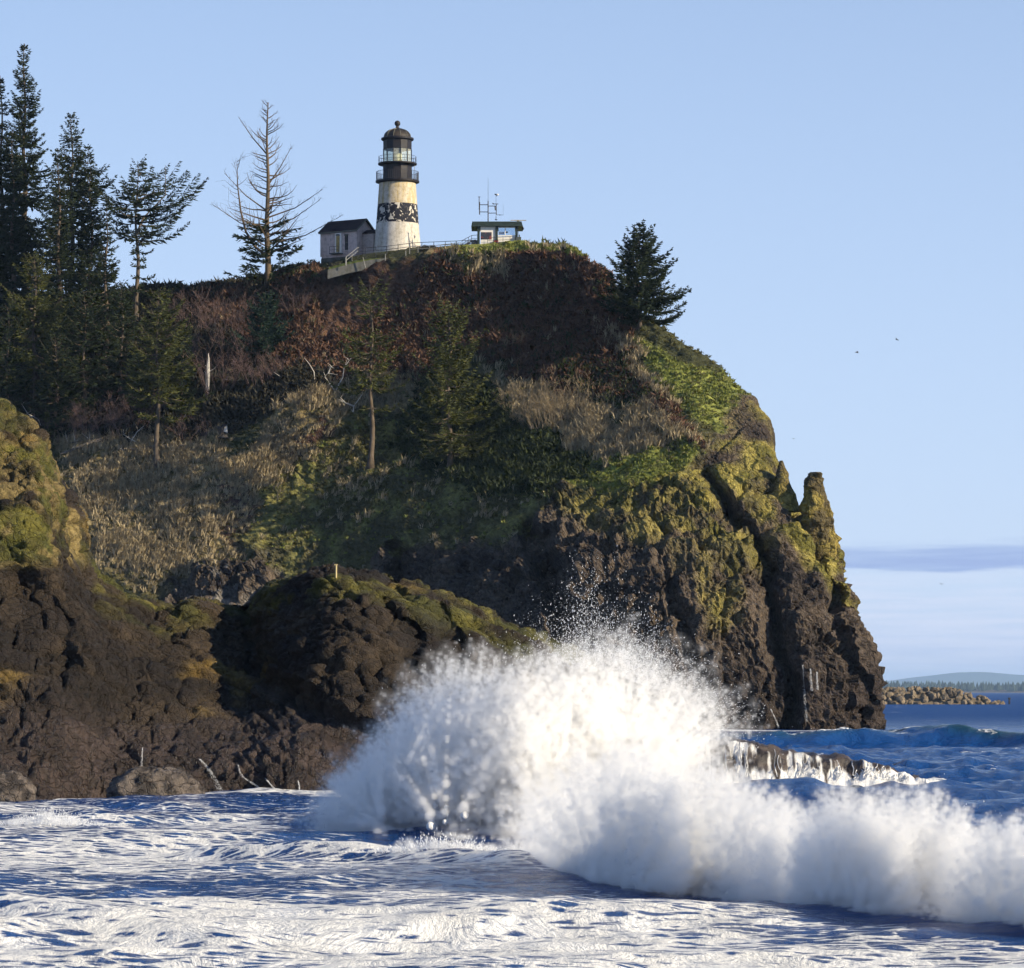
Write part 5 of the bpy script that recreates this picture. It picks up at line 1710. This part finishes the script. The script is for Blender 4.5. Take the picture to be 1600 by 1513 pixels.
M_SCRUB = leafmat('dark_scrub', (0.022, 0.024, 0.016), (0.06, 0.05, 0.034), 0.15, 0.4)
M_GTAN = leafmat('dry_tan_grass', (0.19, 0.15, 0.09), (0.54, 0.45, 0.29), 0.2, 0.8)
M_GGREEN = leafmat('short_green_grass', (0.12, 0.145, 0.03), (0.26, 0.275, 0.08), 0.25, 0.5)
M_MOSSC = leafmat('mossy_tussocks', (0.05, 0.048, 0.022), (0.15, 0.14, 0.05), 0.15, 0.5)
excl = lambda *ks: np.prod([1 - zq(k) for k in ks], axis=0)
patch = sstep(-0.2, 0.35, fbm(quad_c.reshape(-1, 3) * 0.22, 3, 600)).reshape(qa.shape)
clumps('heather', 'brown heather covering the upper headland slope', free * zq('heather') * excl('tan', 'green') * ~((csx > 690) & (csy < 398)), 9500, 61, M_HEATH, 0.7, 0.65, 14, 0.5)
clumps('scrub', 'dark evergreen scrub under the trees at left', free * zq('brush') * excl('heather', 'tan'), 6500, 62, M_SCRUB, 0.95, 0.95, 14, 0.55)
clumps('salal', 'dark green leafy scrub in mid slope', free * (zq('salal') + 0.14 * zq('heather') * (1 - patch)), 4800, 63, M_SALAL, 0.75, 0.7, 15, 0.48)
clumps('tussocks', 'low mossy tussocks in the slipped bowl', free * (zq('moss') * 0.8 * patch + 0.15), 7000, 64, M_MOSSC, 0.4, 0.2, 10, 0.26)
tufts('dry_grass', 'tan dry grass tufts in belts across the slope', free * (zq('tan') * excl('green') * (0.25 + patch) + 0.09 * zq('heather') * patch ** 2 + 0.12 * zq('moss') * patch ** 2), 7500, 65, M_GTAN, 1.1, 0.85, 12, 0.065, (0.12, -0.12))
tufts('green_grass', 'short green grass on the sunny shoulder', free * (np.maximum(zq('green'), (csx > 690) & (csy < 400) & (csy > 370)) + 0.06 * zq('moss')), 4000, 66, M_GGREEN, 0.4, 0.8, 8, 0.1)

# ------------------------------------------------------------------ breaking wave and spray
def foam_mat():
    m = Mat('white_foam', 0.9, 0.1)
    m.base((0.88, 0.88, 0.88))
    m.b.inputs['Subsurface Weight'].default_value = 0.0
    m.bump(m.noise(m.wpos(), 3.0, 8, 0.7), 0.8, 0.25)
    return m.m
M_FOAM = foam_mat()
dm_ = Mat('spray_drops', 0.6, 0.3)
dm_.base((0.92, 0.93, 0.95))
t_ = dm_.N.new('ShaderNodeBsdfTranslucent')
t_.inputs[0].default_value = (0.92, 0.93, 0.95, 1)
mx_ = dm_.N.new('ShaderNodeMixShader')
mx_.inputs[0].default_value = 0.5
dm_.L.new(dm_.b.outputs[0], mx_.inputs[1]); dm_.L.new(t_.outputs[0], mx_.inputs[2]); dm_.L.new(mx_.outputs[0], dm_.out.inputs[0])
M_DROP = dm_.m
def mist_mat(name, dens):
    vm = bpy.data.materials.new(name)
    vm.use_nodes = True
    vm.node_tree.nodes.clear()
    vo = vm.node_tree.nodes.new('ShaderNodeOutputMaterial')
    vp = vm.node_tree.nodes.new('ShaderNodeVolumePrincipled')
    vp.inputs['Color'].default_value = (0.998, 0.998, 0.998, 1)
    vp.inputs['Density'].default_value = dens
    vp.inputs['Anisotropy'].default_value = 0.0
    vp.inputs['Density Attribute'].default_value = 'density'
    vm.node_tree.links.new(vp.outputs[0], vo.inputs['Volume'])
    return vm

def gn_fog(name, pts, rad, voxel, mat, parent, to_mesh=False, thr=0.1):
    """points -> fog volume (or its skin as a mesh) by geometry nodes"""
    me = bpy.data.meshes.new(name)
    me.vertices.add(len(pts))
    me.vertices.foreach_set('co', np.ascontiguousarray(pts, np.float32).ravel())
    a = me.attributes.new('rad', 'FLOAT', 'POINT')
    a.data.foreach_set('value', np.ascontiguousarray(rad, np.float32))
    me.materials.append(mat)
    o = bpy.data.objects.new(name, me)
    COL.objects.link(o)
    o.parent = parent
    g = bpy.data.node_groups.new(name, 'GeometryNodeTree')
    g.interface.new_socket('Geometry', in_out='INPUT', socket_type='NodeSocketGeometry')
    g.interface.new_socket('Geometry', in_out='OUTPUT', socket_type='NodeSocketGeometry')
    gi, go = g.nodes.new('NodeGroupInput'), g.nodes.new('NodeGroupOutput')
    at_ = g.nodes.new('GeometryNodeInputNamedAttribute')
    at_.data_type = 'FLOAT'
    at_.inputs['Name'].default_value = 'rad'
    mp_ = g.nodes.new('GeometryNodeMeshToPoints')
    pv = g.nodes.new('GeometryNodePointsToVolume')
    pv.resolution_mode = 'VOXEL_SIZE'
    pv.inputs['Density'].default_value = 1.0
    pv.inputs['Voxel Size'].default_value = voxel
    sm = g.nodes.new('GeometryNodeSetMaterial')
    sm.inputs['Material'].default_value = mat
    lk = g.links
    lk.new(gi.outputs[0], mp_.inputs[0])
    lk.new(at_.outputs['Attribute'], mp_.inputs['Radius'])
    lk.new(mp_.outputs[0], pv.inputs[0])
    lk.new(at_.outputs['Attribute'], pv.inputs['Radius'])
    last = pv.outputs[0]
    if to_mesh:
        vmn = g.nodes.new('GeometryNodeVolumeToMesh')
        vmn.resolution_mode = 'VOXEL_SIZE'
        vmn.inputs['Voxel Size'].default_value = voxel
        vmn.inputs['Threshold'].default_value = thr
        lk.new(last, vmn.inputs[0])
        ss = g.nodes.new('GeometryNodeSetShadeSmooth')
        lk.new(vmn.outputs[0], ss.inputs[0])
        last = ss.outputs[0]
    lk.new(last, sm.inputs[0])
    lk.new(sm.outputs[0], go.inputs[0])
    md = o.modifiers.new('fog', 'NODES')
    md.node_group = g
    return o

def droplets(name, pts, vel, size, rs, parent):
    """small drawn-out drops: four-sided slivers along their flight"""
    n = len(pts)
    d = vel / (np.linalg.norm(vel, axis=1, keepdims=True) + 1e-9)
    a = np.cross(d, rs.normal(size=(n, 3)))
    a /= np.linalg.norm(a, axis=1, keepdims=True) + 1e-9
    b = np.cross(d, a)
    s = size[:, None]
    v = np.stack([pts + a * s, pts - a * s * 0.5 + b * s * 0.87, pts - a * s * 0.5 - b * s * 0.87, pts + d * s * (2.0 + 3.0 * rs.rand(n, 1))], 1).reshape(-1, 3)
    k = np.arange(n)[:, None] * 4
    tri = np.concatenate([k + np.array([[0, 2, 1]]), k + np.array([[0, 1, 3]]), k + np.array([[1, 2, 3]]), k + np.array([[2, 0, 3]])])
    return mesh_np(name, v, tri, M_DROP, parent)

def plume(outline, origin, Yf, thick, njet, seed, rmin, rmax, npts=9, inner=0.05, rag=0.14, grow=1.0):
    """jets of spray thrown from `origin` out to an outline; returns puff centres, radii and flight directions (world)"""
    rs = R_(seed)
    ox, oy = origin
    poly = np.array(outline, float)
    pts, rad, vel, frac = [], [], [], []
    # outline distance along each heading
    seg = np.diff(np.vstack([poly, poly[:1]]), axis=0)
    def reach(ax_, ay_):
        best = 0
        for k in range(len(poly)):
            ex, ey = seg[k]
            det = ax_ * (-ey) + ay_ * ex
            if abs(det) < 1e-9:
                continue
            bx, by = poly[k][0] - ox, poly[k][1] - oy
            t = (bx * (-ey) + by * ex) / det
            u = (ax_ * by - ay_ * bx) / det
            if t > 0 and 0 <= u <= 1:
                best = max(best, t)
        return best
    heads = rs.uniform(-math.pi, math.pi, njet * 3)
    cnt = 0
    hv_ = np.stack([np.cos(heads) * 3.0, np.sin(heads) * 3.0, np.full(len(heads), seed * 1.7)], 1)
    lum_ = fbm(hv_, 3, seed)
    fin_ = vnoise(np.stack([heads * 40.0, heads * 0, np.full(len(heads), float(seed))], 1), seed + 5)
    for hi_, hd_ in enumerate(heads):
        ax_, ay_ = math.cos(hd_), math.sin(hd_)
        dist = reach(ax_, ay_)
        if dist < 12 or cnt >= njet:
            continue
        cnt += 1
        lumpy, fine = lum_[hi_], fin_[hi_]
        dist *= grow
        dist *= 1.0 + rag * (0.6 * lumpy + 0.5 * fine) + 0.04 * rs.normal()
        dep = rs.normal() * 0.5
        s0 = inner + 0.55 * rs.rand()
        curl = rs.normal() * 0.05
        for k in range(npts):
            s = s0 + (1.0 - s0) * (k + rs.rand()) / npts
            px, py = ox + ax_ * dist * s + curl * dist * s * s * ay_, oy + ay_ * dist * s - curl * dist * s * s * ax_
            Y = Yf(px) + dep * thick * (1 - 0.55 * s)
            q_ = at(px, py, Yf(px))
            q_[1] = Y
            pts.append(q_)
            rad.append((rmax + (rmin - rmax) * s ** 0.8) * (0.45 + 0.9 * rs.rand() ** 1.5))
            vel.append((ax_, dep * 0.5, -ay_))
            frac.append(s)
    return np.array(pts), np.array(rad), np.array(vel, float), np.array(frac)

YA = lambda px: np.interp(px, [480, 820, 1150], [117, 113, 117])
OUT_A = [(492, 1298), (500, 1258), (535, 1215), (585, 1170), (622, 1135), (636, 1098), (690, 1062), (770, 1056), (840, 1048), (895, 1030), (950, 1022), (1010, 1050),
         (1068, 1076), (1116, 1112), (1132, 1155), (1090, 1200), (1030, 1250), (960, 1330), (820, 1330), (640, 1312)]
YB = lambda px: np.interp(px, [800, 950, 1250, 1680], [99, 90, 78, 70])
OUT_B1 = [(812, 1350), (822, 1305), (850, 1250), (900, 1212), (962, 1184), (1010, 1196), (1050, 1230), (1060, 1290), (1060, 1392), (930, 1372)]
OUT_B2 = [(985, 1382), (1000, 1290), (1040, 1236), (1090, 1212), (1130, 1214), (1175, 1232), (1228, 1262), (1264, 1292), (1290, 1340), (1280, 1424), (1120, 1402)]
OUT_C1 = [(1180, 1412), (1200, 1340), (1245, 1296), (1310, 1262), (1370, 1278), (1410, 1320), (1420, 1442), (1300, 1430)]
OUT_C2 = [(1330, 1434), (1345, 1330), (1395, 1276), (1455, 1264), (1505, 1296), (1535, 1350), (1540, 1452), (1440, 1444)]
OUT_C3 = [(1470, 1446), (1490, 1350), (1545, 1306), (1600, 1312), (1660, 1320), (1720, 1345), (1730, 1472), (1580, 1456)]
def spl(name, label, specs, seed):
    base_ = at(specs[0]['o'][0][0], specs[0]['o'][0][1], specs[0]['Y'](specs[0]['o'][0][0]))
    root = thing(name, label, 'wave', (base_[0], base_[1], 0))
    org = np.array([base_[0], base_[1], 0])
    Pm, Rm, Fm, Pd, Vd = [], [], [], [], []
    rs = R_(seed)
    for i, sp in enumerate(specs):
        for j_, o_ in enumerate(sp['o']):
            p_, r_, v_, f_ = plume(sp['out'], o_, sp['Y'], sp['th'], sp['n'] // len(sp['o']), seed + i * 7 + j_, sp['r'][0], sp['r'][1], sp.get('np', 9), rag=sp.get('rag', 0.16), grow=sp.get('grow', 1.13))
            Pm.append(p_); Rm.append(r_); Fm.append(f_)
            k = sp['drops'] // len(sp['o'])
            wt = 0.05 + f_ ** 4
            wt = wt * (0.25 + sstep(600, 1000, 800 + p_[:, 0] / p_[:, 1] * F)) if sp.get('right') else wt
            idx = rs.choice(len(p_), k, p=wt / wt.sum())
            Pd.append(p_[idx] + rs.normal(size=(k, 3)) * (0.08 + 0.14 * f_[idx])[:, None] * sp.get('sp', 1.0)
                      + v_[idx] * (np.abs(rs.normal(size=(k, 1))) * 0.26 * sp.get('sp', 1.0) * (f_[idx] ** 2)[:, None]))
            Vd.append(v_[idx])
    Pm, Rm, Fm, Pd, Vd = map(np.concatenate, (Pm, Rm, Fm, Pd, Vd))
    ok = Pm[:, 2] > -0.3
    Pm, Rm, Fm = Pm[ok], Rm[ok], Fm[ok]
    sp = specs[0]
    o = gn_fog('mist', Pm - org, Rm, sp['vox'], mist_mat(name + '_mist', sp['dens']), root)
    o['kind'] = 'stuff'
    hl = rs.rand(len(Pm)) < 0.3
    o = gn_fog('mist', Pm[hl] - org, Rm[hl] * 2.1 + sp['halo'], sp['vox'] * 2, mist_mat(name + '_thin_mist', sp['dens'] * 0.05), root)
    o['kind'] = 'stuff'
    c_ = Fm < 0.34
    gn_fog('foam_core', Pm[c_] - org + np.array([0, sp['th'] * 0.6, -0.35]), Rm[c_] * 0.8, sp['vox'] * 1.4, M_FOAM, root, True)
    return root, org, Pd, Vd, rs
root, org, Pd, Vd, rs = spl('wave_splash', 'tall white burst of spray where the wave hits the shore rock',
                            [dict(out=OUT_A, o=[(860, 1290), (700, 1300), (975, 1230), (600, 1292)], Y=YA, th=2.0, n=5200, np=20, rag=0.2, r=(0.06, 0.19), drops=9000, vox=0.06, dens=5.0, halo=0.1, grow=1.05, right=True)], 900)
# loose drops thrown high behind the burst
k = 26000
t = rs.rand(k) ** 0.7
cx = 935 + rs.normal(size=k) * 48 + 120 * (t - 0.35)
cyp = 1045 - 66 * np.abs(rs.normal(size=k)) * (1 - 0.45 * np.abs(cx - 930) / 150).clip(0.1, 1) + 0.35 * (cx - 930).clip(0, 300)
Pe = np.array([at(a, b, 121 + 1.5 * c) for a, b, c in zip(cx, cyp, rs.normal(size=k))])
keepd = fbm(Pe * 0.9, 3, 910) > -0.12
Pe = Pe[keepd]
cx = 1060 + rs.normal(size=6000) * 55
cyp = 1085 + (cx - 1060) * 0.55 + rs.normal(size=6000) * 26 - 12
Pf = np.array([at(a, b, 119 + 1.5 * c) for a, b, c in zip(cx, cyp, rs.normal(size=6000))])
allp = np.concatenate([Pd, Pe, Pf]) - org
allv = np.concatenate([Vd, np.tile([[0.2, 0, 1.0]], (len(Pe), 1)), np.tile([[0.7, 0, 0.4]], (len(Pf), 1))])
o = droplets('droplets', allp, allv + rs.normal(size=allv.shape) * 0.25, 0.004 + 0.013 * rs.rand(len(allp)) ** 3.5, rs, root)
o['kind'] = 'stuff'
root, org, Pd, Vd, rs = spl('breaking_wave', 'long white breaker rolling across the right foreground in front of the tall burst',
                            [dict(out=OUT_B1, o=[(930, 1366), (990, 1380)], Y=lambda x: YB(x) - 1.0, th=1.1, n=2000, np=13, rag=0.24, r=(0.06, 0.16), drops=900, vox=0.045, dens=5.5, sp=0.5, halo=0.06),
                             dict(out=OUT_B2, o=[(1120, 1398), (1200, 1408)], Y=lambda x: YB(x) + 1.2, th=1.1, n=2000, np=13, rag=0.24, grow=1.04, r=(0.06, 0.16), drops=1100, sp=0.5),
                             dict(out=OUT_C1, o=[(1300, 1426), (1350, 1432)], Y=lambda x: YB(x) - 0.6, th=0.8, n=1700, np=13, rag=0.25, r=(0.055, 0.15), drops=900, sp=0.45),
                             dict(out=OUT_C2, o=[(1430, 1440), (1470, 1444)], Y=lambda x: YB(x) + 1.0, th=0.8, n=1700, np=13, rag=0.25, r=(0.055, 0.15), drops=900, sp=0.45),
                             dict(out=OUT_C3, o=[(1560, 1452), (1640, 1460)], Y=lambda x: YB(x) - 0.4, th=0.8, n=1700, np=13, rag=0.25, r=(0.055, 0.15), drops=900, sp=0.45)], 940)
o = droplets('droplets', Pd - org, Vd + rs.normal(size=Vd.shape) * 0.25, 0.004 + 0.006 * rs.rand(len(Pd)) ** 2, rs, root)
o['kind'] = 'stuff'

# ------------------------------------------------------------------ boulders at the waterline, awash reef, falls, birds
lump('shore_boulder', 'barnacled boulder in the surf below the middle of the shore rock', 243, 1240, 156.0, 4.0, 1.25, 2.6, 21, ((0.06, 0.05, 0.045), (0.2, 0.165, 0.14)), 0.16)
lump('shore_boulder', 'barnacled boulder in the surf cut by the left edge of the photo', 12, 1240, 156.0, 2.6, 1.05, 2.2, 22, ((0.06, 0.05, 0.045), (0.2, 0.165, 0.14)), 0.14)

def ribbon_fall(name, label, lines, hitf, wid, seed, per=9, off=0.10):
    per = int(per * 2.2)
    """thin strands of white water running down the rock"""
    rs = R_(seed)
    h0 = hitf(*lines[0][0])[0]
    root = thing(name, label, 'waterfall', tuple(h0), group='thin falls of water draining off the rocks')
    for ln in lines:
        P_, V_ = [], []
        path = []
        for t in np.linspace(0, 1, 40):
            x, y = cr(np.array(ln, float), np.array([t * (len(ln) - 1)]))[0]
            q_ = hitf(x, y)[0]
            if q_ is not None:
                path.append(np.array(q_) - np.array(h0))
        path = np.array(path)
        sc_ = h0[1] / F
        for k in range(per * 26):
            t = rs.rand() * (len(path) - 2)
            i = int(t)
            q_ = path[i] + (path[i + 1] - path[i]) * (t - i)
            lane = math.sin(rs.randint(5) * 2.4) * wid * (0.4 + t / len(path))
            P_.append(q_ + np.array([(lane + rs.normal() * wid * 0.22) * sc_, -off * 0.4 - 0.1 * rs.rand(), 0]))
            V_.append(path[min(i + 2, len(path) - 1)] - path[i] + np.array([0, 0, -0.02]))
        o = droplets('droplets', np.array(P_), np.array(V_), (0.10 + 0.3 * rs.rand(len(P_)) ** 2) * sc_, rs, root)
        o['kind'] = 'stuff'
ribbon_fall('rock_fall', 'thin white trickle dropping straight above the barnacled boulder', [[(223, 1168), (222, 1185), (221, 1205)]], nhit, 1.2, 31, 6)
ribbon_fall('rock_fall', 'wider white trickle right of the barnacled boulder', [[(312, 1186), (325, 1200), (336, 1218), (345, 1236)]], nhit, 3.0, 32, 14)
ribbon_fall('rock_fall', 'branching trickle further along the rock foot', [[(372, 1195), (378, 1212), (395, 1224), (405, 1232)]], nhit, 2.0, 33, 9)
ribbon_fall('rock_fall', 'slanting trickle near the right end of the rock foot', [[(415, 1216), (425, 1228), (442, 1244)]], nhit, 1.5, 34, 8)
ribbon_fall('rock_fall', 'short trickle beside the burst of spray', [[(466, 1220), (468, 1232), (467, 1246)]], nhit, 1.2, 35, 6)
ribbon_fall('rock_fall', 'tall thin fall in the dark cleft of the headland', [[(1254, 1038), (1256, 1070), (1258, 1100), (1260, 1128)], [(1266, 1045), (1268, 1080)], [(1276, 1050), (1277, 1078)]], hit, 1.6, 36, 8, 0.3)
ribbon_fall('rock_fall', 'slanting white trickle at the headland foot left of the cleft', [[(1204, 1108), (1212, 1125), (1217, 1138)]], hit, 1.0, 37, 6, 0.3)

# reef
YR = 180.0
rp = [(1040, 1224, 1200), (1090, 1222, 1172), (1125, 1220, 1160), (1160, 1221, 1158), (1205, 1222, 1171), (1265, 1223, 1181), (1330, 1224, 1189), (1385, 1225, 1204), (1420, 1227, 1219), (1445, 1230, 1229)]
rp = np.array(rp, float)
D = cr(rp, np.linspace(0, len(rp) - 1, 190))
RV, WH = [], []
prof = [(0.0, -2.2, -0.35), (0.12, -1.7, 0.05), (0.3, -1.45, 0.28), (0.5, -1.2, 0.55), (0.7, -0.85, 0.8), (0.85, -0.3, 0.96), (1.0, 0.5, 1.0), (0.9, 1.4, 0.85), (0.6, 2.6, 0.4), (0.0, 3.6, -0.3)]
prof = cr(np.array(prof), np.linspace(0, len(prof) - 1, 44))
for x, yb_, yt in D:
    top_ = CAMZ + (HOR - yt) * YR / F
    xw = (x - 800) * YR / F
    col_ = [(xw, YR + dy * 0.9, max(-0.6, zf * top_) if zf > 0 else zf) for _, dy, zf in prof]
    RV.append(col_)
RV = np.array(RV)
nr, nc = RV.shape[:2]
pv = RV.reshape(-1, 3)
nn = grid_normals(RV).reshape(-1, 3)
if nn[(nr // 2) * nc + 12][1] > 0:
    nn = -nn
k1, k2, k3 = worley(pv * np.array([1.4, 1.0, 1.0]), 66)
pv = pv + nn * (0.28 * fbm(pv * 0.9, 4, 67, ridged=True) + 0.2 * (0.5 - k1) * 1.4)[:, None]
fx = np.tile(np.arange(nc), nr)
tt = sstep(-0.3, 0.3, fbm(pv * 1.6, 4, 68))[:, None]
CC = flat((0.03, 0.024, 0.024)) * (1 - tt) + flat((0.085, 0.065, 0.055)) * tt
strk = fbm(np.stack([pv[:, 0] * 3.2, pv[:, 1] * 0.3, pv[:, 2] * 0.35], 1), 4, 69)
white = sstep(-0.12, 0.22, strk + 0.5 * sstep(0.9, 0.1, pv[:, 2]) - 0.1 - 0.5 * sstep(20, 27, fx) + 0.25 * fbm(pv * 0.5, 2, 71)) * (fx < 30)
white = white * (1 - sstep(16.2, 15.6, pv[:, 0]) * 0)
m = Mat('wet_reef', 0.4, 0.5)
vec = m.wpos((8.0, 1.0, 0.9))
st_ = m.noise(vec, 1.6, 6, 0.65)
wf = m.math('ADD', m.math('MULTIPLY', m.attr('white', 'Fac'), 0.72), m.math('SUBTRACT', m.math('MULTIPLY', st_, 0.9), 0.38))
wf = m.ramp(wf, [(0.22, 0.0), (0.85, 1.0)])
m.base(m.mix(wf, m.attr('Col'), (0.85, 0.85, 0.85)))
m.bump(m.math('ADD', m.noise(m.wpos(), 4, 8, 0.7), m.math('MULTIPLY', wf, 0.3)), 0.8, 0.15)
rf_ = mesh_np('awash_reef', pv, grid_faces(nr, nc), m.m, smooth=True, attrs={'Col': CC, 'white': white})
tag(rf_, 'long low dark reef with white water pouring off it behind the breaker', 'reef')
# strands of falling water that stand off the reef
rs = R_(72)
pg = pv.reshape(nr, nc, 3)
b = MB()
for k in range(110):
    i = rs.randint(18, nr - 14)
    j0 = rs.randint(10, 24)
    if rs.rand() > white.reshape(nr, nc)[i, 12] * 0.9 + 0.1:
        continue
    pts = []
    for j in range(j0, 4, -2):
        q_ = pg[min(nr - 1, i + rs.randint(0, 2)), j]
        pts.append((q_[0] + rs.normal() * 0.02, q_[1] - 0.06 - 0.02 * (j0 - j) * rs.rand(), q_[2]))
    if len(pts) > 2:
        b.tube(pts, [0.012 + 0.02 * rs.rand() for _ in pts], 3, False)
o = b.build('cascade', M_FOAM, rf_)
o['kind'] = 'stuff'

# surf lapping the boulders and rock foot, little bursts (all drops, like the breaker's)
def burst(label, px, py, Y, w_, h_, n, seed, size=0.014):
    rs = R_(seed)
    c = at(px, py, Y)
    root = thing('foam_burst', label, 'wave', (c[0], c[1], 0), group='small bursts of foam')
    a = rs.normal(size=n) * w_ * 0.4
    z_ = np.abs(rs.normal(size=n)) * h_ * 0.45 * np.exp(-(a / (w_ * 0.6)) ** 2)
    z0 = sea_z(c[0], c[1])
    P_ = np.stack([a, rs.normal(size=n) * 0.35, z_ + z0 - 0.05], 1)
    o = droplets('droplets', P_, np.stack([a * 0.5, rs.normal(size=n) * 0.2, 0.6 + rs.rand(n)], 1), size * (0.6 + rs.rand(n)), rs, root)
    o['kind'] = 'stuff'
    m_ = 160
    a = rs.normal(size=m_) * w_ * 0.36
    Pm_ = np.stack([a, rs.normal(size=m_) * 0.25, np.abs(rs.normal(size=m_)) * h_ * 0.3 * np.exp(-(a / (w_ * 0.6)) ** 2) + z0], 1)
    o = gn_fog('mist', Pm_, 0.06 + 0.12 * rs.rand(m_), 0.06, mist_mat('burst_mist', 2.0), root)
    o['kind'] = 'stuff'
burst('small foam burst before the boulder at the left', 75, 1284, 124.0, 2.2, 0.55, 1500, 81)
burst('low foam burst on the small breaker in front of the tall burst', 690, 1335, 99.5, 2.4, 0.5, 1500, 82)
burst('foam burst at the bottom left corner', 30, 1500, 60.5, 1.3, 0.35, 1200, 83, 0.008)

# post on the rock
h_ = nhit(525, 902)[0]
PS = MB()
PS.tube([(0, 0, -0.2), (0.01, 0, 0.62)], [0.055, 0.05], 6)
PS.box((0.0, 0, 0.6), (0.16, 0.12, 0.05))
o = PS.build('wood_post', plain('pale_post', (0.5, 0.4, 0.2), 0.8))
o.location = h_
tag(o, 'short pale post standing on top of the shore rock', 'post')

# gulls
M_GULL = plain('gull_feathers', (0.12, 0.12, 0.13), 0.8)
def gull(label, px, py, Y, span, bank, seed, yaw=0.0):
    b = MB()
    b.tube([(0, -0.28, 0), (0, -0.16, 0.02), (0, 0.05, 0.02), (0, 0.3, 0)], [0.02, 0.075, 0.07, 0.015], 7)
    hs = span / 2
    for s in (-1, 1):
        v = [(0, 0.12, 0.03), (0, -0.12, 0.03), (s * hs * 0.45, -0.17, 0.16), (s * hs * 0.45, 0.08, 0.17), (s * hs, 0.12, 0.05), (s * hs * 0.95, 0.02, 0.05)]
        v += [(x, y, z_ - 0.025) for x, y, z_ in v]
        b.add(v, [(0, 1, 2, 3), (3, 2, 5, 4), (9, 8, 7, 6), (10, 11, 8, 9), (0, 3, 9, 6), (3, 4, 10, 9), (1, 7, 8, 2), (2, 8, 11, 5), (4, 5, 11, 10)])
    b.add([(-0.08, 0.42, 0.0), (0.08, 0.42, 0.0), (0.04, 0.26, 0.015), (-0.04, 0.26, 0.015)], [(0, 1, 2, 3)])
    o = b.build('gull', M_GULL)
    o.location = at(px, py, Y)
    o.rotation_euler = (0.25, bank, yaw)
    tag(o, label, 'bird', 'gulls over the sea')
gull('higher of two dark gulls far out in the blue sky at right', 1401, 531, 560, 0.85, 0.5, 1, 0.6)
gull('dark gull in the sky left of the higher one', 1339, 551, 560, 0.7, -0.3, 2, 1.0)
gull('faint gull low in the sky beyond the rock spire', 1240, 686, 900, 0.9, 0.2, 3, 0.3)
gull('gull just under the dark cloud bank', 1471, 913, 800, 0.9, 0.1, 4, 0.2)
gull('gull gliding above the jetty by the headland', 1373, 1053, 640, 1.3, -0.15, 5, 0.1)
